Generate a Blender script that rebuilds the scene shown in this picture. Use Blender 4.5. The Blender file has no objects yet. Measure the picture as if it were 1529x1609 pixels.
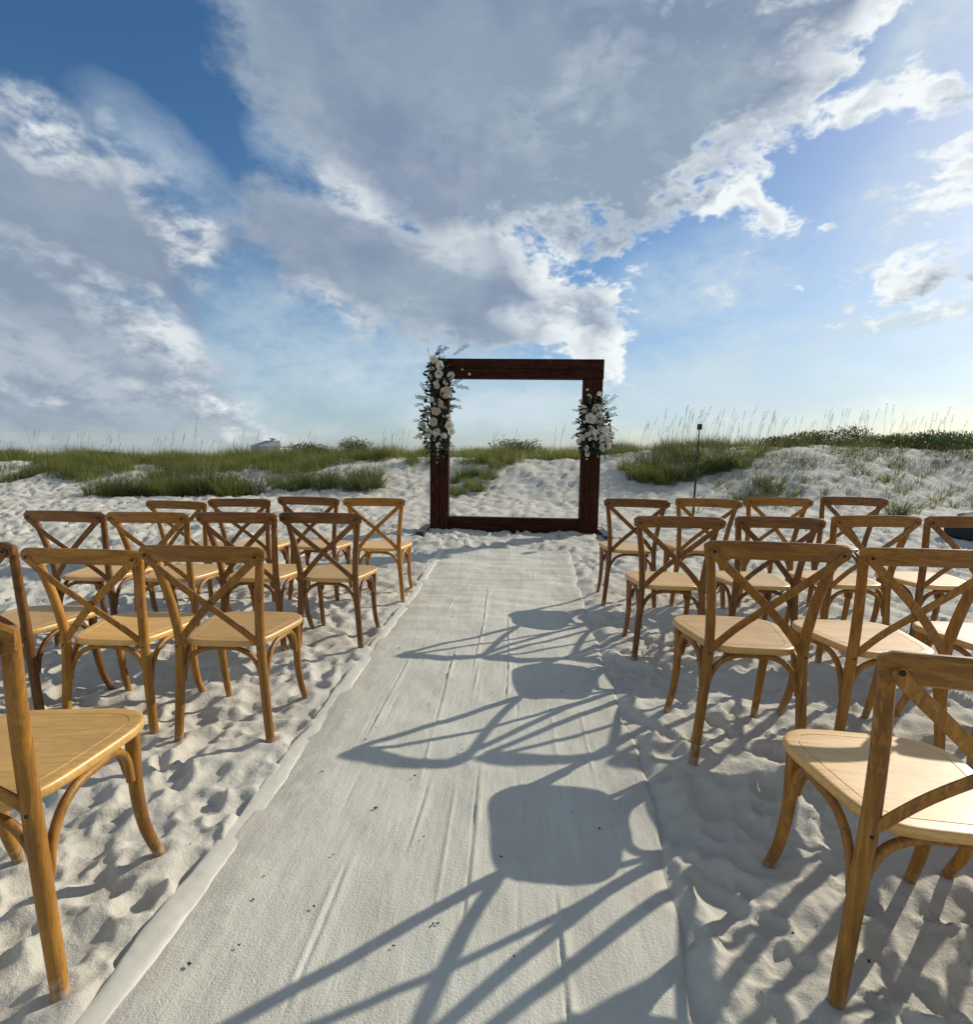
import bpy, bmesh, math, random
import numpy as np
from mathutils import Vector, Matrix, Quaternion

S = bpy.context.scene
COL = S.collection
R = math.radians
random.seed(7)
rng = np.random.default_rng(11)

# ---------------------------------------------------------------- camera
cam = bpy.data.cameras.new('camera')
cam.sensor_fit = 'HORIZONTAL'
cam.sensor_width = 36.0
cam.lens = 20.17
cam.clip_start = 0.05
cam.clip_end = 6000
camo = bpy.data.objects.new('camera', cam)
COL.objects.link(camo)
c_r = Vector((0.9984787, 0.05318742, 0.01453892))
c_u = Vector((-0.0199009, 0.10171582, 0.99461442))
c_f = Vector((-0.05142214, 0.99339065, -0.10261956))
m = Matrix((c_r, c_u, -c_f)).transposed().to_4x4()
m.translation = (0, 0, 1.228)
camo.matrix_world = m
S.camera = camo

# ---------------------------------------------------------------- light, sky, exposure
SUN_EL, SUN_AZ = 27.0, 53.0          # azimuth measured from +Y towards +X
sunv = Vector((math.sin(R(SUN_AZ)) * math.cos(R(SUN_EL)), math.cos(R(SUN_AZ)) * math.cos(R(SUN_EL)), math.sin(R(SUN_EL))))
sl = bpy.data.lights.new('sun', 'SUN')
sl.energy = 3.5
sl.angle = R(0.53)
sl.color = (1.0, 0.94, 0.82)
slo = bpy.data.objects.new('sun', sl)
slo.rotation_euler = sunv.to_track_quat('Z', 'Y').to_euler()
slo.location = (20, 15, 15)
COL.objects.link(slo)

S.view_settings.view_transform = 'Standard'
S.view_settings.look = 'None'
S.view_settings.exposure = 0.36
S.view_settings.gamma = 1.0
S.view_settings.use_curve_mapping = False
S.render.engine = 'CYCLES'
S.cycles.use_denoising = True
S.cycles.max_bounces = 5
S.cycles.diffuse_bounces = 3
S.cycles.glossy_bounces = 2
S.cycles.transparent_max_bounces = 6

# cloud outlines and bright rims, as (azimuth, elevation) in degrees on the sky
CLOUDS = {
    'overcast deck': [(-27.7, 39.3), (-26.4, 33.3), (-25.1, 29.8), (-19.4, 24.2), (-11.3, 20.4), (10.8, 20.0), (21.8, 22.9), (25.0, 27.1), (31.1, 29.3), (39.4, 32.5)],
    'left bank': [(-47.1, 24.3), (-40.5, 25.0), (-38.5, 24.2), (-33.8, 24.4), (-29.0, 22.1), (-28.1, 17.4), (-30.9, 11.8), (-48.2, 9.2)],
    'low left bank': [(-48.0, 12.6), (-41.5, 14.0), (-34.3, 12.9), (-31.0, 10.7), (-28.8, 7.0), (-24.5, 3.0), (-31.3, 2.4), (-48.6, 2.4)],
    'lavender veil': [(-25.3, 22.7), (-20.8, 24.8), (-11.3, 22.8), (11.4, 20.1), (9.2, 14.7), (4.3, 10.1), (-6.1, 10.9), (-16.3, 12.6), (-21.6, 16.1)],
    'central cumulus': [(2.2, 17.7), (9.0, 18.3), (12.9, 15.5), (11.7, 12.3), (11.9, 7.5), (7.6, 7.6), (1.7, 12.5)],
    'right cumulus': [(32.9, 20.0), (35.0, 21.6), (37.7, 23.9), (42.3, 22.8), (43.0, 15.5), (35.2, 18.6)],
    'ragged edge': [(23.6, 26.3), (28.2, 27.4), (38.3, 30.8), (40.1, 25.9), (33.9, 25.2), (29.7, 26.1), (24.8, 24.2)],
    'edge puff': [(26.4, 27.4), (33.6, 28.0), (38.7, 27.1), (39.0, 24.6), (31.4, 25.2), (28.3, 26.0)],
    'puff one': [(31.4, 15.4), (32.9, 15.7), (34.0, 14.1), (33.1, 13.1), (31.4, 13.7)],
    'puff two': [(25.0, 15.6), (26.1, 15.7), (26.6, 14.9), (25.8, 14.4)],
    'puff three': [(19.7, 23.2), (23.2, 22.2), (24.6, 20.1), (22.6, 19.5), (20.7, 20.9)],
    'puff four': [(26.5, 20.0), (28.4, 19.9), (28.9, 18.7), (27.1, 18.6)],
}
GLOW = [
    ((-40.9, 23.7), (-37.6, 23.7), (-41.5, 21.8), 1.0),
    ((-35.3, 24.4), (-33.9, 24.3), (-35.8, 23.2), 0.8),
    ((-32.0, 20.6), (-29.8, 17.8), (-33.8, 19.0), 0.85),
    ((-30.2, 17.3), (-28.8, 14.8), (-32.0, 16.0), 0.8),
    ((-39.1, 6.1), (-23.4, 1.2), (-40.0, 3.1), 0.25),
    ((-33.9, 10.3), (-29.5, 7.3), (-35.1, 8.5), 0.75),
    ((-27.5, 4.2), (-22.9, 1.5), (-28.5, 2.4), 1.0),
    ((-41.5, 14.9), (-39.1, 14.9), (-41.7, 13.9), 0.5),
    ((-42.0, 4.8), (-38.4, 4.1), (-42.2, 4.1), 0.55),
    ((-33.7, 4.7), (-30.8, 4.0), (-33.9, 4.0), 0.5),
    ((-7.5, 20.1), (-2.5, 19.1), (-8.0, 18.2), 0.45),
    ((3.4, 17.7), (7.6, 16.2), (2.7, 15.8), 0.85),
    ((10.1, 16.1), (13.7, 15.9), (10.2, 13.5), 0.9),
    ((4.9, 12.2), (7.2, 8.5), (2.7, 11.0), 0.8),
    ((10.6, 10.0), (11.1, 7.8), (6.9, 9.4), 1.0),
    ((1.0, 13.4), (3.6, 13.4), (1.0, 11.9), 0.5),
    ((-16.2, 23.9), (-12.7, 23.2), (-16.8, 22.4), 0.55),
    ((-18.7, 13.8), (-14.7, 12.7), (-19.2, 12.4), 0.5),
    ((28.3, 31.5), (28.7, 33.2), (32.3, 29.5), 0.75),
    ((4.9, 30.7), (11.3, 31.0), (5.6, 28.1), 0.2),
    ((18.5, 26.1), (21.3, 26.7), (19.0, 25.1), 0.35),
    ((23.6, 26.3), (27.0, 27.7), (24.9, 24.7), 0.35),
    ((28.6, 28.3), (32.9, 29.8), (29.4, 27.2), 0.8),
    ((33.8, 29.7), (37.3, 30.7), (34.6, 28.5), 0.95),
    ((32.6, 26.1), (35.8, 26.3), (33.3, 24.5), 0.85),
    ((22.4, 21.8), (25.8, 20.2), (21.8, 20.1), 0.8),
    ((17.1, 21.3), (23.3, 23.0), (17.5, 20.6), 1.1),
    ((35.8, 20.5), (38.1, 21.7), (37.2, 18.3), 0.8),
    ((32.8, 14.3), (34.4, 14.0), (32.9, 12.8), 0.9),
    ((25.8, 15.1), (27.0, 14.9), (25.9, 14.1), 0.9),
    ((27.5, 19.3), (29.4, 19.0), (27.6, 18.4), 0.6),
    ((32.6, 11.1), (40.6, 12.0), (32.8, 10.3), 0.9),
    ((29.5, 11.3), (31.5, 11.0), (29.6, 10.0), 0.7),
]
WISPS = [
    ((32.6, 11.1), (40.9, 12.0), (32.7, 10.4), 1.0),
    ((29.7, 10.9), (32.8, 10.5), (29.8, 9.7), 0.7),
    ((36.3, 14.6), (41.3, 15.2), (36.5, 13.9), 0.6),
    ((36.8, 9.0), (42.3, 9.3), (37.1, 7.5), 0.5),
    ((22.2, 9.4), (33.0, 10.2), (22.8, 6.0), 0.75),
    ((16.8, 5.9), (30.4, 5.4), (16.9, 3.9), 0.75),
    ((18.5, 15.8), (27.4, 14.8), (18.8, 11.9), 0.62),
    ((-37.0, 4.1), (-21.8, 4.3), (-37.1, 2.7), 0.6),
    ((-29.0, 7.3), (-23.0, 3.6), (-30.8, 4.3), 0.6),
    ((0.5, 5.0), (11.4, 5.0), (0.6, 2.9), 0.8),
    ((-24.0, 11.4), (-17.9, 8.3), (-26.3, 7.2), 0.45),
    ((-16.3, 7.8), (-6.7, 8.1), (-16.4, 5.3), 0.65),
    ((-31.9, 23.3), (-26.3, 21.3), (-33.1, 21.3), 0.4),
    ((32.8, 19.5), (38.0, 20.4), (34.2, 15.9), 0.6),
    ((34.1, 30.3), (39.1, 31.3), (35.5, 28.1), 0.85),
    ((-22.5, 26.8), (-19.6, 27.2), (-22.5, 25.0), 0.4),
    ((-11.3, 9.8), (1.6, 7.9), (-11.8, 6.7), 0.6),
]
GAIN = {'puff one': 3.6, 'puff two': 5.0, 'puff three': 2.4, 'puff four': 4.0, 'ragged edge': 1.2, 'edge puff': 1.4, 'central cumulus': 1.5}

# zones where only scattered scraps of cloud form
FIELDS = {
    'broken field': [(12.0, 19.8), (23.9, 23.0), (28.3, 26.4), (39.9, 28.3), (43.2, 19.6), (36.1, 16.6), (25.3, 16.1), (17.3, 17.5)],
    'small field': [(19.0, 17.3), (43.5, 16.9), (44.5, 5.7), (28.5, 5.8), (16.5, 12.0)],
    'left field': [(-35.9, 26.1), (-30.3, 26.6), (-20.8, 25.2), (-16.2, 18.7), (-17.5, 9.5), (-25.8, 6.6), (-29.4, 13.0), (-29.0, 22.1)],
}
CAP = {'broken field': -0.008, 'small field': -0.018, 'left field': -0.024}
WIDER = {'left bank': 0.012, 'low left bank': 0.025, 'lavender veil': 0.02, 'overcast deck': 0.016}


def direction(az, el):
    a, e = R(az), R(el)
    return Vector((math.sin(a) * math.cos(e), math.cos(a) * math.cos(e), math.sin(e)))


class NT:
    """short-hand for building a node tree"""
    def __init__(self, tree):
        self.t = tree
        self.n = tree.nodes
        self.l = tree.links
        self.n.clear()

    def node(self, kind, **kw):
        nd = self.n.new(kind)
        for k, v in kw.items():
            setattr(nd, k, v)
        return nd

    def link(self, a, b):
        self.l.new(a, b)

    def put(self, sock, v):
        if isinstance(v, bpy.types.NodeSocket):
            self.l.new(v, sock)
        else:
            sock.default_value = v

    def math(self, op, a, b=0.0, c=0.0, clamp=False):
        nd = self.node('ShaderNodeMath', operation=op, use_clamp=clamp)
        self.put(nd.inputs[0], a)
        self.put(nd.inputs[1], b)
        self.put(nd.inputs[2], c)
        return nd.outputs[0]

    def dot(self, v, k):
        nd = self.node('ShaderNodeVectorMath', operation='DOT_PRODUCT')
        self.put(nd.inputs[0], v)
        nd.inputs[1].default_value = k
        return nd.outputs['Value']

    def vec(self, op, a, b=None):
        nd = self.node('ShaderNodeVectorMath', operation=op)
        self.put(nd.inputs[0], a)
        if b is not None:
            self.put(nd.inputs[1], b)
        return nd.outputs[0]

    def vscale(self, a, s):
        nd = self.node('ShaderNodeVectorMath', operation='SCALE')
        self.put(nd.inputs[0], a)
        self.put(nd.inputs['Scale'], s)
        return nd.outputs[0]

    def noise(self, v, scale, detail=4, rough=0.55, distortion=0.0, out='Fac', lac=2.0):
        nd = self.node('ShaderNodeTexNoise')
        if v is not None:
            self.put(nd.inputs['Vector'], v)
        nd.inputs['Scale'].default_value = scale
        nd.inputs['Detail'].default_value = detail
        nd.inputs['Roughness'].default_value = rough
        nd.inputs['Lacunarity'].default_value = lac
        nd.inputs['Distortion'].default_value = distortion
        return nd.outputs[out]

    def ramp(self, v, a, b, lo=0.0, hi=1.0, smooth=True):
        nd = self.node('ShaderNodeMapRange', interpolation_type='SMOOTHSTEP' if smooth else 'LINEAR')
        self.put(nd.inputs['Value'], v)
        nd.inputs['From Min'].default_value = a
        nd.inputs['From Max'].default_value = b
        nd.inputs['To Min'].default_value = lo
        nd.inputs['To Max'].default_value = hi
        return nd.outputs[0]

    def mix(self, f, a, b, blend='MIX'):
        nd = self.node('ShaderNodeMix', data_type='RGBA', blend_type=blend)
        self.put(nd.inputs[0], f)
        self.put(nd.inputs[6], a if not isinstance(a, tuple) else (*a, 1.0)[:4])
        self.put(nd.inputs[7], b if not isinstance(b, tuple) else (*b, 1.0)[:4])
        return nd.outputs[2]

    def attr(self, name):
        return self.node('ShaderNodeAttribute', attribute_name=name).outputs['Fac']


def build_world():
    w = bpy.data.worlds.new('World')
    S.world = w
    w.use_nodes = True
    t = NT(w.node_tree)
    sky = t.node('ShaderNodeTexSky', sky_type='NISHITA')
    sky.sun_disc = False
    sky.sun_elevation = R(SUN_EL)
    sky.sun_rotation = R(SUN_AZ)
    sky.air_density = 1.0
    sky.dust_density = 0.6
    sky.ozone_density = 2.5
    D = t.node('ShaderNodeTexCoord').outputs['Generated']
    # gentle domain warp so that outlines wander
    wn = t.noise(D, 7.0, 4, 0.6, out='Color')
    warp = t.vscale(t.vec('SUBTRACT', wn, (0.5, 0.5, 0.5)), 0.10)
    P = t.vec('ADD', D, warp)
    soft = t.vec('ADD', D, t.vscale(warp, 0.4))
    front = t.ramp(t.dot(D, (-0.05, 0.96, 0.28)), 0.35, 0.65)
    # signed distance of the placed outlines
    F = None
    for key, pts in list(CLOUDS.items()) + list(FIELDS.items()):
        dirs = [direction(*p) for p in pts]
        cen = sum(dirs, Vector()).normalized()
        inside = None
        for a, b in zip(dirs, dirs[1:] + dirs[:1]):
            n = a.cross(b).normalized()
            if n.dot(cen) < 0:
                n = -n
            d = t.dot(P, n)
            inside = d if inside is None else t.math('MINIMUM', inside, d)
        if key in GAIN:
            inside = t.math('MULTIPLY', inside, GAIN[key])
        if key in WIDER:
            inside = t.math('ADD', inside, WIDER[key])
        if key in CAP:
            inside = t.math('MINIMUM', t.math('ADD', inside, CAP[key] - 0.03), CAP[key])
        F = inside if F is None else t.math('MAXIMUM', F, inside)
    F = t.math('MAXIMUM', F, -0.16)
    # layered cloud texture, flattened towards the horizon
    zz = t.node('ShaderNodeSeparateXYZ')
    t.link(D, zz.inputs[0])
    stretch = t.node('ShaderNodeVectorMath', operation='MULTIPLY')
    t.link(soft, stretch.inputs[0])
    stretch.inputs[1].default_value = (1.0, 1.0, 1.9)
    Q = stretch.outputs[0]
    n1 = t.noise(Q, 6.5, 7, 0.58)
    Q2 = t.vec('ADD', Q, (sunv.x * 0.022, sunv.y * 0.022, sunv.z * 0.042))
    n2 = t.noise(Q2, 6.5, 5, 0.58)
    n3 = t.noise(Q, 27.0, 4, 0.6)
    lit = t.math('SUBTRACT', n1, n2)
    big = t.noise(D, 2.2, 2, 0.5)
    back = t.math('MULTIPLY', t.math('SUBTRACT', big, 0.42), 0.9)  # unseen clouds behind the camera, coverage raised to fill the shadows
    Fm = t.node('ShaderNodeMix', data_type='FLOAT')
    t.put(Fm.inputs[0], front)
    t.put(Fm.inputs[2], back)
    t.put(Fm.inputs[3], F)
    soft_edge = t.ramp(t.dot(D, (0.8, 0.55, 0.2)), 0.15, 0.75)
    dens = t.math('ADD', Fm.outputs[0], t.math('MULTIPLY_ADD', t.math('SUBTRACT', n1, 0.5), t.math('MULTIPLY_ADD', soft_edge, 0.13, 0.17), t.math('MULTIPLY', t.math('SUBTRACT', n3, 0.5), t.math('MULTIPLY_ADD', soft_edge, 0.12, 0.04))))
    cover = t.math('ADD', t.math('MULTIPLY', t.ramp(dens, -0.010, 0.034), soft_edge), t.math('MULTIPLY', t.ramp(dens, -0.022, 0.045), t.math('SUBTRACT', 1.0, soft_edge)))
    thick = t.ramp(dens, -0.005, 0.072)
    # bright rims and sunlit billows
    G = None
    for c, e1, e2, wgt in GLOW:
        dc, d1, d2 = direction(*c), direction(*e1), direction(*e2)
        t1 = (d1 - dc * dc.dot(d1))
        t2 = (d2 - dc * dc.dot(d2))
        qa = t.dot(P, t1 / t1.length_squared)
        qb = t.dot(P, t2 / t2.length_squared)
        r2 = t.math('MULTIPLY_ADD', qa, qa, t.math('MULTIPLY', qb, qb))
        g = t.math('MULTIPLY', t.math('SUBTRACT', 1.0, t.math('MULTIPLY', r2, 0.45), clamp=True), wgt)
        G = g if G is None else t.math('MAXIMUM', G, g)
    G = t.math('MULTIPLY', G, front)
    fine = t.ramp(t.math('MULTIPLY_ADD', n3, 0.4, t.math('MULTIPLY', n1, 0.6)), 0.40, 0.58)
    sunward = t.ramp(t.dot(D, sunv), 0.1, 1.0)
    rim = t.math('MULTIPLY', t.math('SUBTRACT', 1.0, thick), t.math('MULTIPLY_ADD', sunward, 1.05, -0.02))
    litc = t.ramp(lit, -0.07, 0.09)
    b = t.math('MULTIPLY', G, t.math('MULTIPLY_ADD', fine, 0.85, 0.15))
    b = t.math('ADD', b, t.math('MULTIPLY', rim, 0.75))
    b = t.math('MULTIPLY_ADD', t.math('SUBTRACT', litc, 0.5), t.math('MULTIPLY', t.math('MULTIPLY_ADD', thick, -0.26, 0.36), t.math('MULTIPLY_ADD', soft_edge, 0.65, 0.35)), b)
    b = t.math('MULTIPLY_ADD', t.math('SUBTRACT', t.noise(Q, 3.4, 5, 0.58), 0.5), 0.42, t.math('ADD', b, 0.05))
    b = t.math('ADD', b, t.ramp(t.dot(D, -sunv), 0.0, 0.9, -0.03, 0.60))  # out-of-view clouds opposite the sun brightened as added neutral fill light
    b = t.math('MAXIMUM', b, 0.0)
    b = t.math('MINIMUM', b, 1.15)
    # cloud body: blue grey with lavender patches
    pn = t.noise(D, 5.0, 3, 0.5)
    body = t.mix(t.ramp(pn, 0.38, 0.62), (0.180, 0.232, 0.325), (0.225, 0.290, 0.362))
    leftish = t.ramp(t.dot(D, (1, 0, 0)), -0.7, -0.1)
    body = t.mix(leftish, t.mix(0.5, body, (0.185, 0.235, 0.315)), body)
    colr = t.mix(b, body, (0.74, 0.77, 0.77))
    bg_sky = t.node('ShaderNodeBackground')
    hsv = t.node('ShaderNodeHueSaturation')
    hsv.inputs['Saturation'].default_value = 1.24
    t.link(sky.outputs[0], hsv.inputs['Color'])
    t.link(hsv.outputs[0], bg_sky.inputs[0])
    bg_sky.inputs[1].default_value = 0.082
    bg_cl = t.node('ShaderNodeBackground')
    t.link(colr, bg_cl.inputs[0])
    bg_cl.inputs[1].default_value = 1.0
    # thin haze layer low over the sea
    low = t.ramp(zz.outputs[2], 0.0, 0.30, 0.55, 0.0)
    bg_hz = t.node('ShaderNodeBackground')
    hz = t.mix(t.ramp(t.noise(Q, 9.0, 5, 0.55), 0.42, 0.66), (0.31, 0.41, 0.52), (0.45, 0.52, 0.56))
    t.link(hz, bg_hz.inputs[0])
    m1 = t.node('ShaderNodeMixShader')
    t.put(m1.inputs[0], low)
    t.link(bg_sky.outputs[0], m1.inputs[1])
    t.link(bg_hz.outputs[0], m1.inputs[2])
    # thin high veils and streaks
    WS = None
    for c, e1, e2, wgt in WISPS:
        dc, d1, d2 = direction(*c), direction(*e1), direction(*e2)
        t1 = (d1 - dc * dc.dot(d1))
        t2 = (d2 - dc * dc.dot(d2))
        qa = t.dot(soft, t1 / t1.length_squared)
        qb = t.dot(soft, t2 / t2.length_squared)
        r2 = t.math('MULTIPLY_ADD', qa, qa, t.math('MULTIPLY', qb, qb))
        g = t.math('MULTIPLY', t.math('SUBTRACT', 1.0, t.math('MULTIPLY', r2, 0.5), clamp=True), wgt)
        WS = g if WS is None else t.math('MAXIMUM', WS, g)
    WS = t.math('MULTIPLY', WS, front)
    allover = t.math('MULTIPLY', t.ramp(big, 0.40, 0.62), t.ramp(zz.outputs[2], 0.02, 0.50, 0.42, 0.0))
    WS = t.math('MAXIMUM', WS, allover)
    WS = t.math('MULTIPLY', WS, t.ramp(t.math('MULTIPLY_ADD', n3, 0.35, t.math('MULTIPLY', n1, 0.65)), 0.30, 0.62, 0.25, 1.15))
    bg_w = t.node('ShaderNodeBackground')
    bg_w.inputs[0].default_value = (0.49, 0.575, 0.635, 1)
    mw = t.node('ShaderNodeMixShader')
    t.put(mw.inputs[0], WS)
    t.link(m1.outputs[0], mw.inputs[1])
    t.link(bg_w.outputs[0], mw.inputs[2])
    m2 = t.node('ShaderNodeMixShader')
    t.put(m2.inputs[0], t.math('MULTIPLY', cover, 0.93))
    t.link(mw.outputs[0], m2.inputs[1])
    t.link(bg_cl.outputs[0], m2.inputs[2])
    out = t.node('ShaderNodeOutputWorld')
    t.link(m2.outputs[0], out.inputs[0])


build_world()

# ---------------------------------------------------------------- tagging helpers
def tag(o, label=None, cat=None, group=None, kind=None):
    if label:
        o['label'] = label
    if cat:
        o['category'] = cat
    if group:
        o['group'] = group
    if kind:
        o['kind'] = kind
    return o


def empty(name, loc=(0, 0, 0), rz=0.0):
    o = bpy.data.objects.new(name, None)
    o.empty_display_size = 0.1
    o.location = loc
    o.rotation_euler = (0, 0, rz)
    COL.objects.link(o)
    return o


def link_mesh(name, me, parent=None):
    o = bpy.data.objects.new(name, me)
    COL.objects.link(o)
    if parent is not None:
        o.parent = parent
    return o


def mesh_np(name, V, F, mat, smooth=True):
    """mesh from an (n,3) array and an (m,k) face array"""
    V = np.asarray(V, np.float32)
    F = np.asarray(F, np.int32)
    me = bpy.data.meshes.new(name)
    me.vertices.add(len(V))
    me.vertices.foreach_set('co', V.ravel())
    k = F.shape[1]
    me.loops.add(F.size)
    me.loops.foreach_set('vertex_index', F.ravel())
    me.polygons.add(len(F))
    me.polygons.foreach_set('loop_start', np.arange(0, F.size, k, dtype=np.int32))
    me.polygons.foreach_set('loop_total', np.full(len(F), k, np.int32))
    me.polygons.foreach_set('use_smooth', np.full(len(F), smooth))
    me.update(calc_edges=True)
    me.materials.append(mat)
    return me


def mesh_bm(name, bm, mat, smooth=True):
    bmesh.ops.recalc_face_normals(bm, faces=bm.faces)
    me = bpy.data.meshes.new(name)
    bm.to_mesh(me)
    bm.free()
    for p in me.polygons:
        p.use_smooth = smooth
    if smooth:
        me.set_sharp_from_angle(angle=R(38))
    me.materials.append(mat)
    return me


def catmull(P, n):
    P = [Vector(p) for p in P]
    if len(P) == 2:
        return [P[0].lerp(P[1], i / n) for i in range(n + 1)]
    Q = [2 * P[0] - P[1]] + P + [2 * P[-1] - P[-2]]
    out = []
    for i in range(1, len(Q) - 2):
        a, b, c, d = Q[i - 1:i + 3]
        for k in range(n):
            t = k / n
            out.append(0.5 * (2 * b + (c - a) * t + (2 * a - 5 * b + 4 * c - d) * t * t + (3 * b - a - 3 * c + d) * t ** 3))
    out.append(P[-1].copy())
    return out


def tube(bm, path, radii, sides=12, cap_round=True):
    """round rod along a path; radii: one number per path point"""
    n = len(path)
    t0 = (path[1] - path[0]).normalized()
    up = Vector((0, 0, 1)) if abs(t0.z) < 0.9 else Vector((1, 0, 0))
    nx = (up - t0 * up.dot(t0)).normalized()
    rings = []
    stations = []
    for i in range(n):
        stations.append((path[i], radii[i]))
    if cap_round:
        d0 = (path[0] - path[1]).normalized()
        d1 = (path[-1] - path[-2]).normalized()
        r0, r1 = radii[0], radii[-1]
        pre = [(path[0] + d0 * r0 * s, r0 * c) for s, c in ((0.42, 0.45), (0.32, 0.8))]
        post = [(path[-1] + d1 * r1 * s, r1 * c) for s, c in ((0.32, 0.8), (0.42, 0.45))]
        stations = pre + stations + post
    prev = None
    for i, (p, r) in enumerate(stations):
        a = stations[max(i - 1, 0)][0]
        b = stations[min(i + 1, len(stations) - 1)][0]
        t = (b - a).normalized()
        nx = (nx - t * nx.dot(t)).normalized()
        ny = t.cross(nx)
        rings.append([bm.verts.new(p + (nx * math.cos(2 * math.pi * k / sides) + ny * math.sin(2 * math.pi * k / sides)) * r) for k in range(sides)])
    for A, B in zip(rings, rings[1:]):
        for k in range(sides):
            bm.faces.new((A[k], A[(k + 1) % sides], B[(k + 1) % sides], B[k]))
    bm.faces.new(rings[0][::-1])
    bm.faces.new(rings[-1])


def strip(bm, path, normals, w, t, ch=0.0025, taper=None):
    """flat bentwood strip: w wide, t thick, chamfered edges"""
    rings = []
    for i, p in enumerate(path):
        a = path[max(i - 1, 0)]
        b = path[min(i + 1, len(path) - 1)]
        tg = (b - a).normalized()
        nm = normals[i] if isinstance(normals, list) else normals
        nm = (nm - tg * nm.dot(tg)).normalized()
        sd = tg.cross(nm)
        ww = (w if taper is None else w * taper[i]) / 2
        tt = t / 2
        prof = [(-ww, -tt + ch), (-ww + ch, -tt), (ww - ch, -tt), (ww, -tt + ch), (ww, tt - ch), (ww - ch, tt), (-ww + ch, tt), (-ww, tt - ch)]
        rings.append([bm.verts.new(p + sd * x + nm * y) for x, y in prof])
    for A, B in zip(rings, rings[1:]):
        for k in range(8):
            bm.faces.new((A[k], A[(k + 1) % 8], B[(k + 1) % 8], B[k]))
    bm.faces.new(rings[0][::-1])
    bm.faces.new(rings[-1])


def box(bm, lo, hi, bev=0.0):
    x0, y0, z0 = lo
    x1, y1, z1 = hi
    r = bmesh.ops.create_cube(bm, size=1.0)
    for v in r['verts']:
        v.co = Vector(((x0 + x1) / 2 + v.co.x * (x1 - x0), (y0 + y1) / 2 + v.co.y * (y1 - y0), (z0 + z1) / 2 + v.co.z * (z1 - z0)))
    if bev > 0:
        es = list({e for v in r['verts'] for e in v.link_edges})
        bmesh.ops.bevel(bm, geom=es, offset=bev, segments=2, affect='EDGES', profile=0.7)


# ---------------------------------------------------------------- materials
def new_mat(name):
    mt = bpy.data.materials.new(name)
    mt.use_nodes = True
    t = NT(mt.node_tree)
    out = t.node('ShaderNodeOutputMaterial')
    bs = t.node('ShaderNodeBsdfPrincipled')
    t.link(bs.outputs[0], out.inputs[0])
    return mt, t, bs


def bump(t, bs, h, strength, dist):
    b = t.node('ShaderNodeBump')
    b.inputs['Strength'].default_value = strength
    b.inputs['Distance'].default_value = dist
    t.link(h, b.inputs['Height'])
    t.link(b.outputs[0], bs.inputs['Normal'])


def mat_sand():
    mt, t, bs = new_mat('white sand')
    P = t.node('ShaderNodeTexCoord').outputs['Object']
    a = t.noise(P, 1.3, 4, 0.6)
    b = t.noise(P, 14.0, 4, 0.6)
    c = t.noise(P, 420.0, 2, 0.6)
    col = t.mix(t.ramp(a, 0.3, 0.7), (0.525, 0.49, 0.405), (0.605, 0.57, 0.485))
    col = t.mix(t.ramp(b, 0.35, 0.7, 0.0, 0.35), col, (0.47, 0.43, 0.36))
    col = t.mix(t.ramp(c, 0.60, 0.72, 0.0, 0.6), col, (0.33, 0.30, 0.25))
    d = t.noise(P, 150.0, 3, 0.7)
    col = t.mix(t.ramp(d, 0.66, 0.74, 0.0, 0.5), col, (0.28, 0.25, 0.20))
    e = t.noise(P, 4.0, 5, 0.65)
    col = t.mix(t.ramp(e, 0.40, 0.68, 0.0, 0.22), col, (0.47, 0.45, 0.385))
    t.link(col, bs.inputs['Base Color'])
    bs.inputs['Roughness'].default_value = 0.9
    bs.inputs['Specular IOR Level'].default_value = 0.15
    h = t.math('ADD', t.math('MULTIPLY', t.noise(P, 60.0, 4, 0.65), 1.0), t.math('MULTIPLY_ADD', c, 0.35, t.math('MULTIPLY', t.noise(P, 17.0, 3, 0.55), 1.3)))
    bump(t, bs, h, 0.6, 0.008)
    return mt


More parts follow.
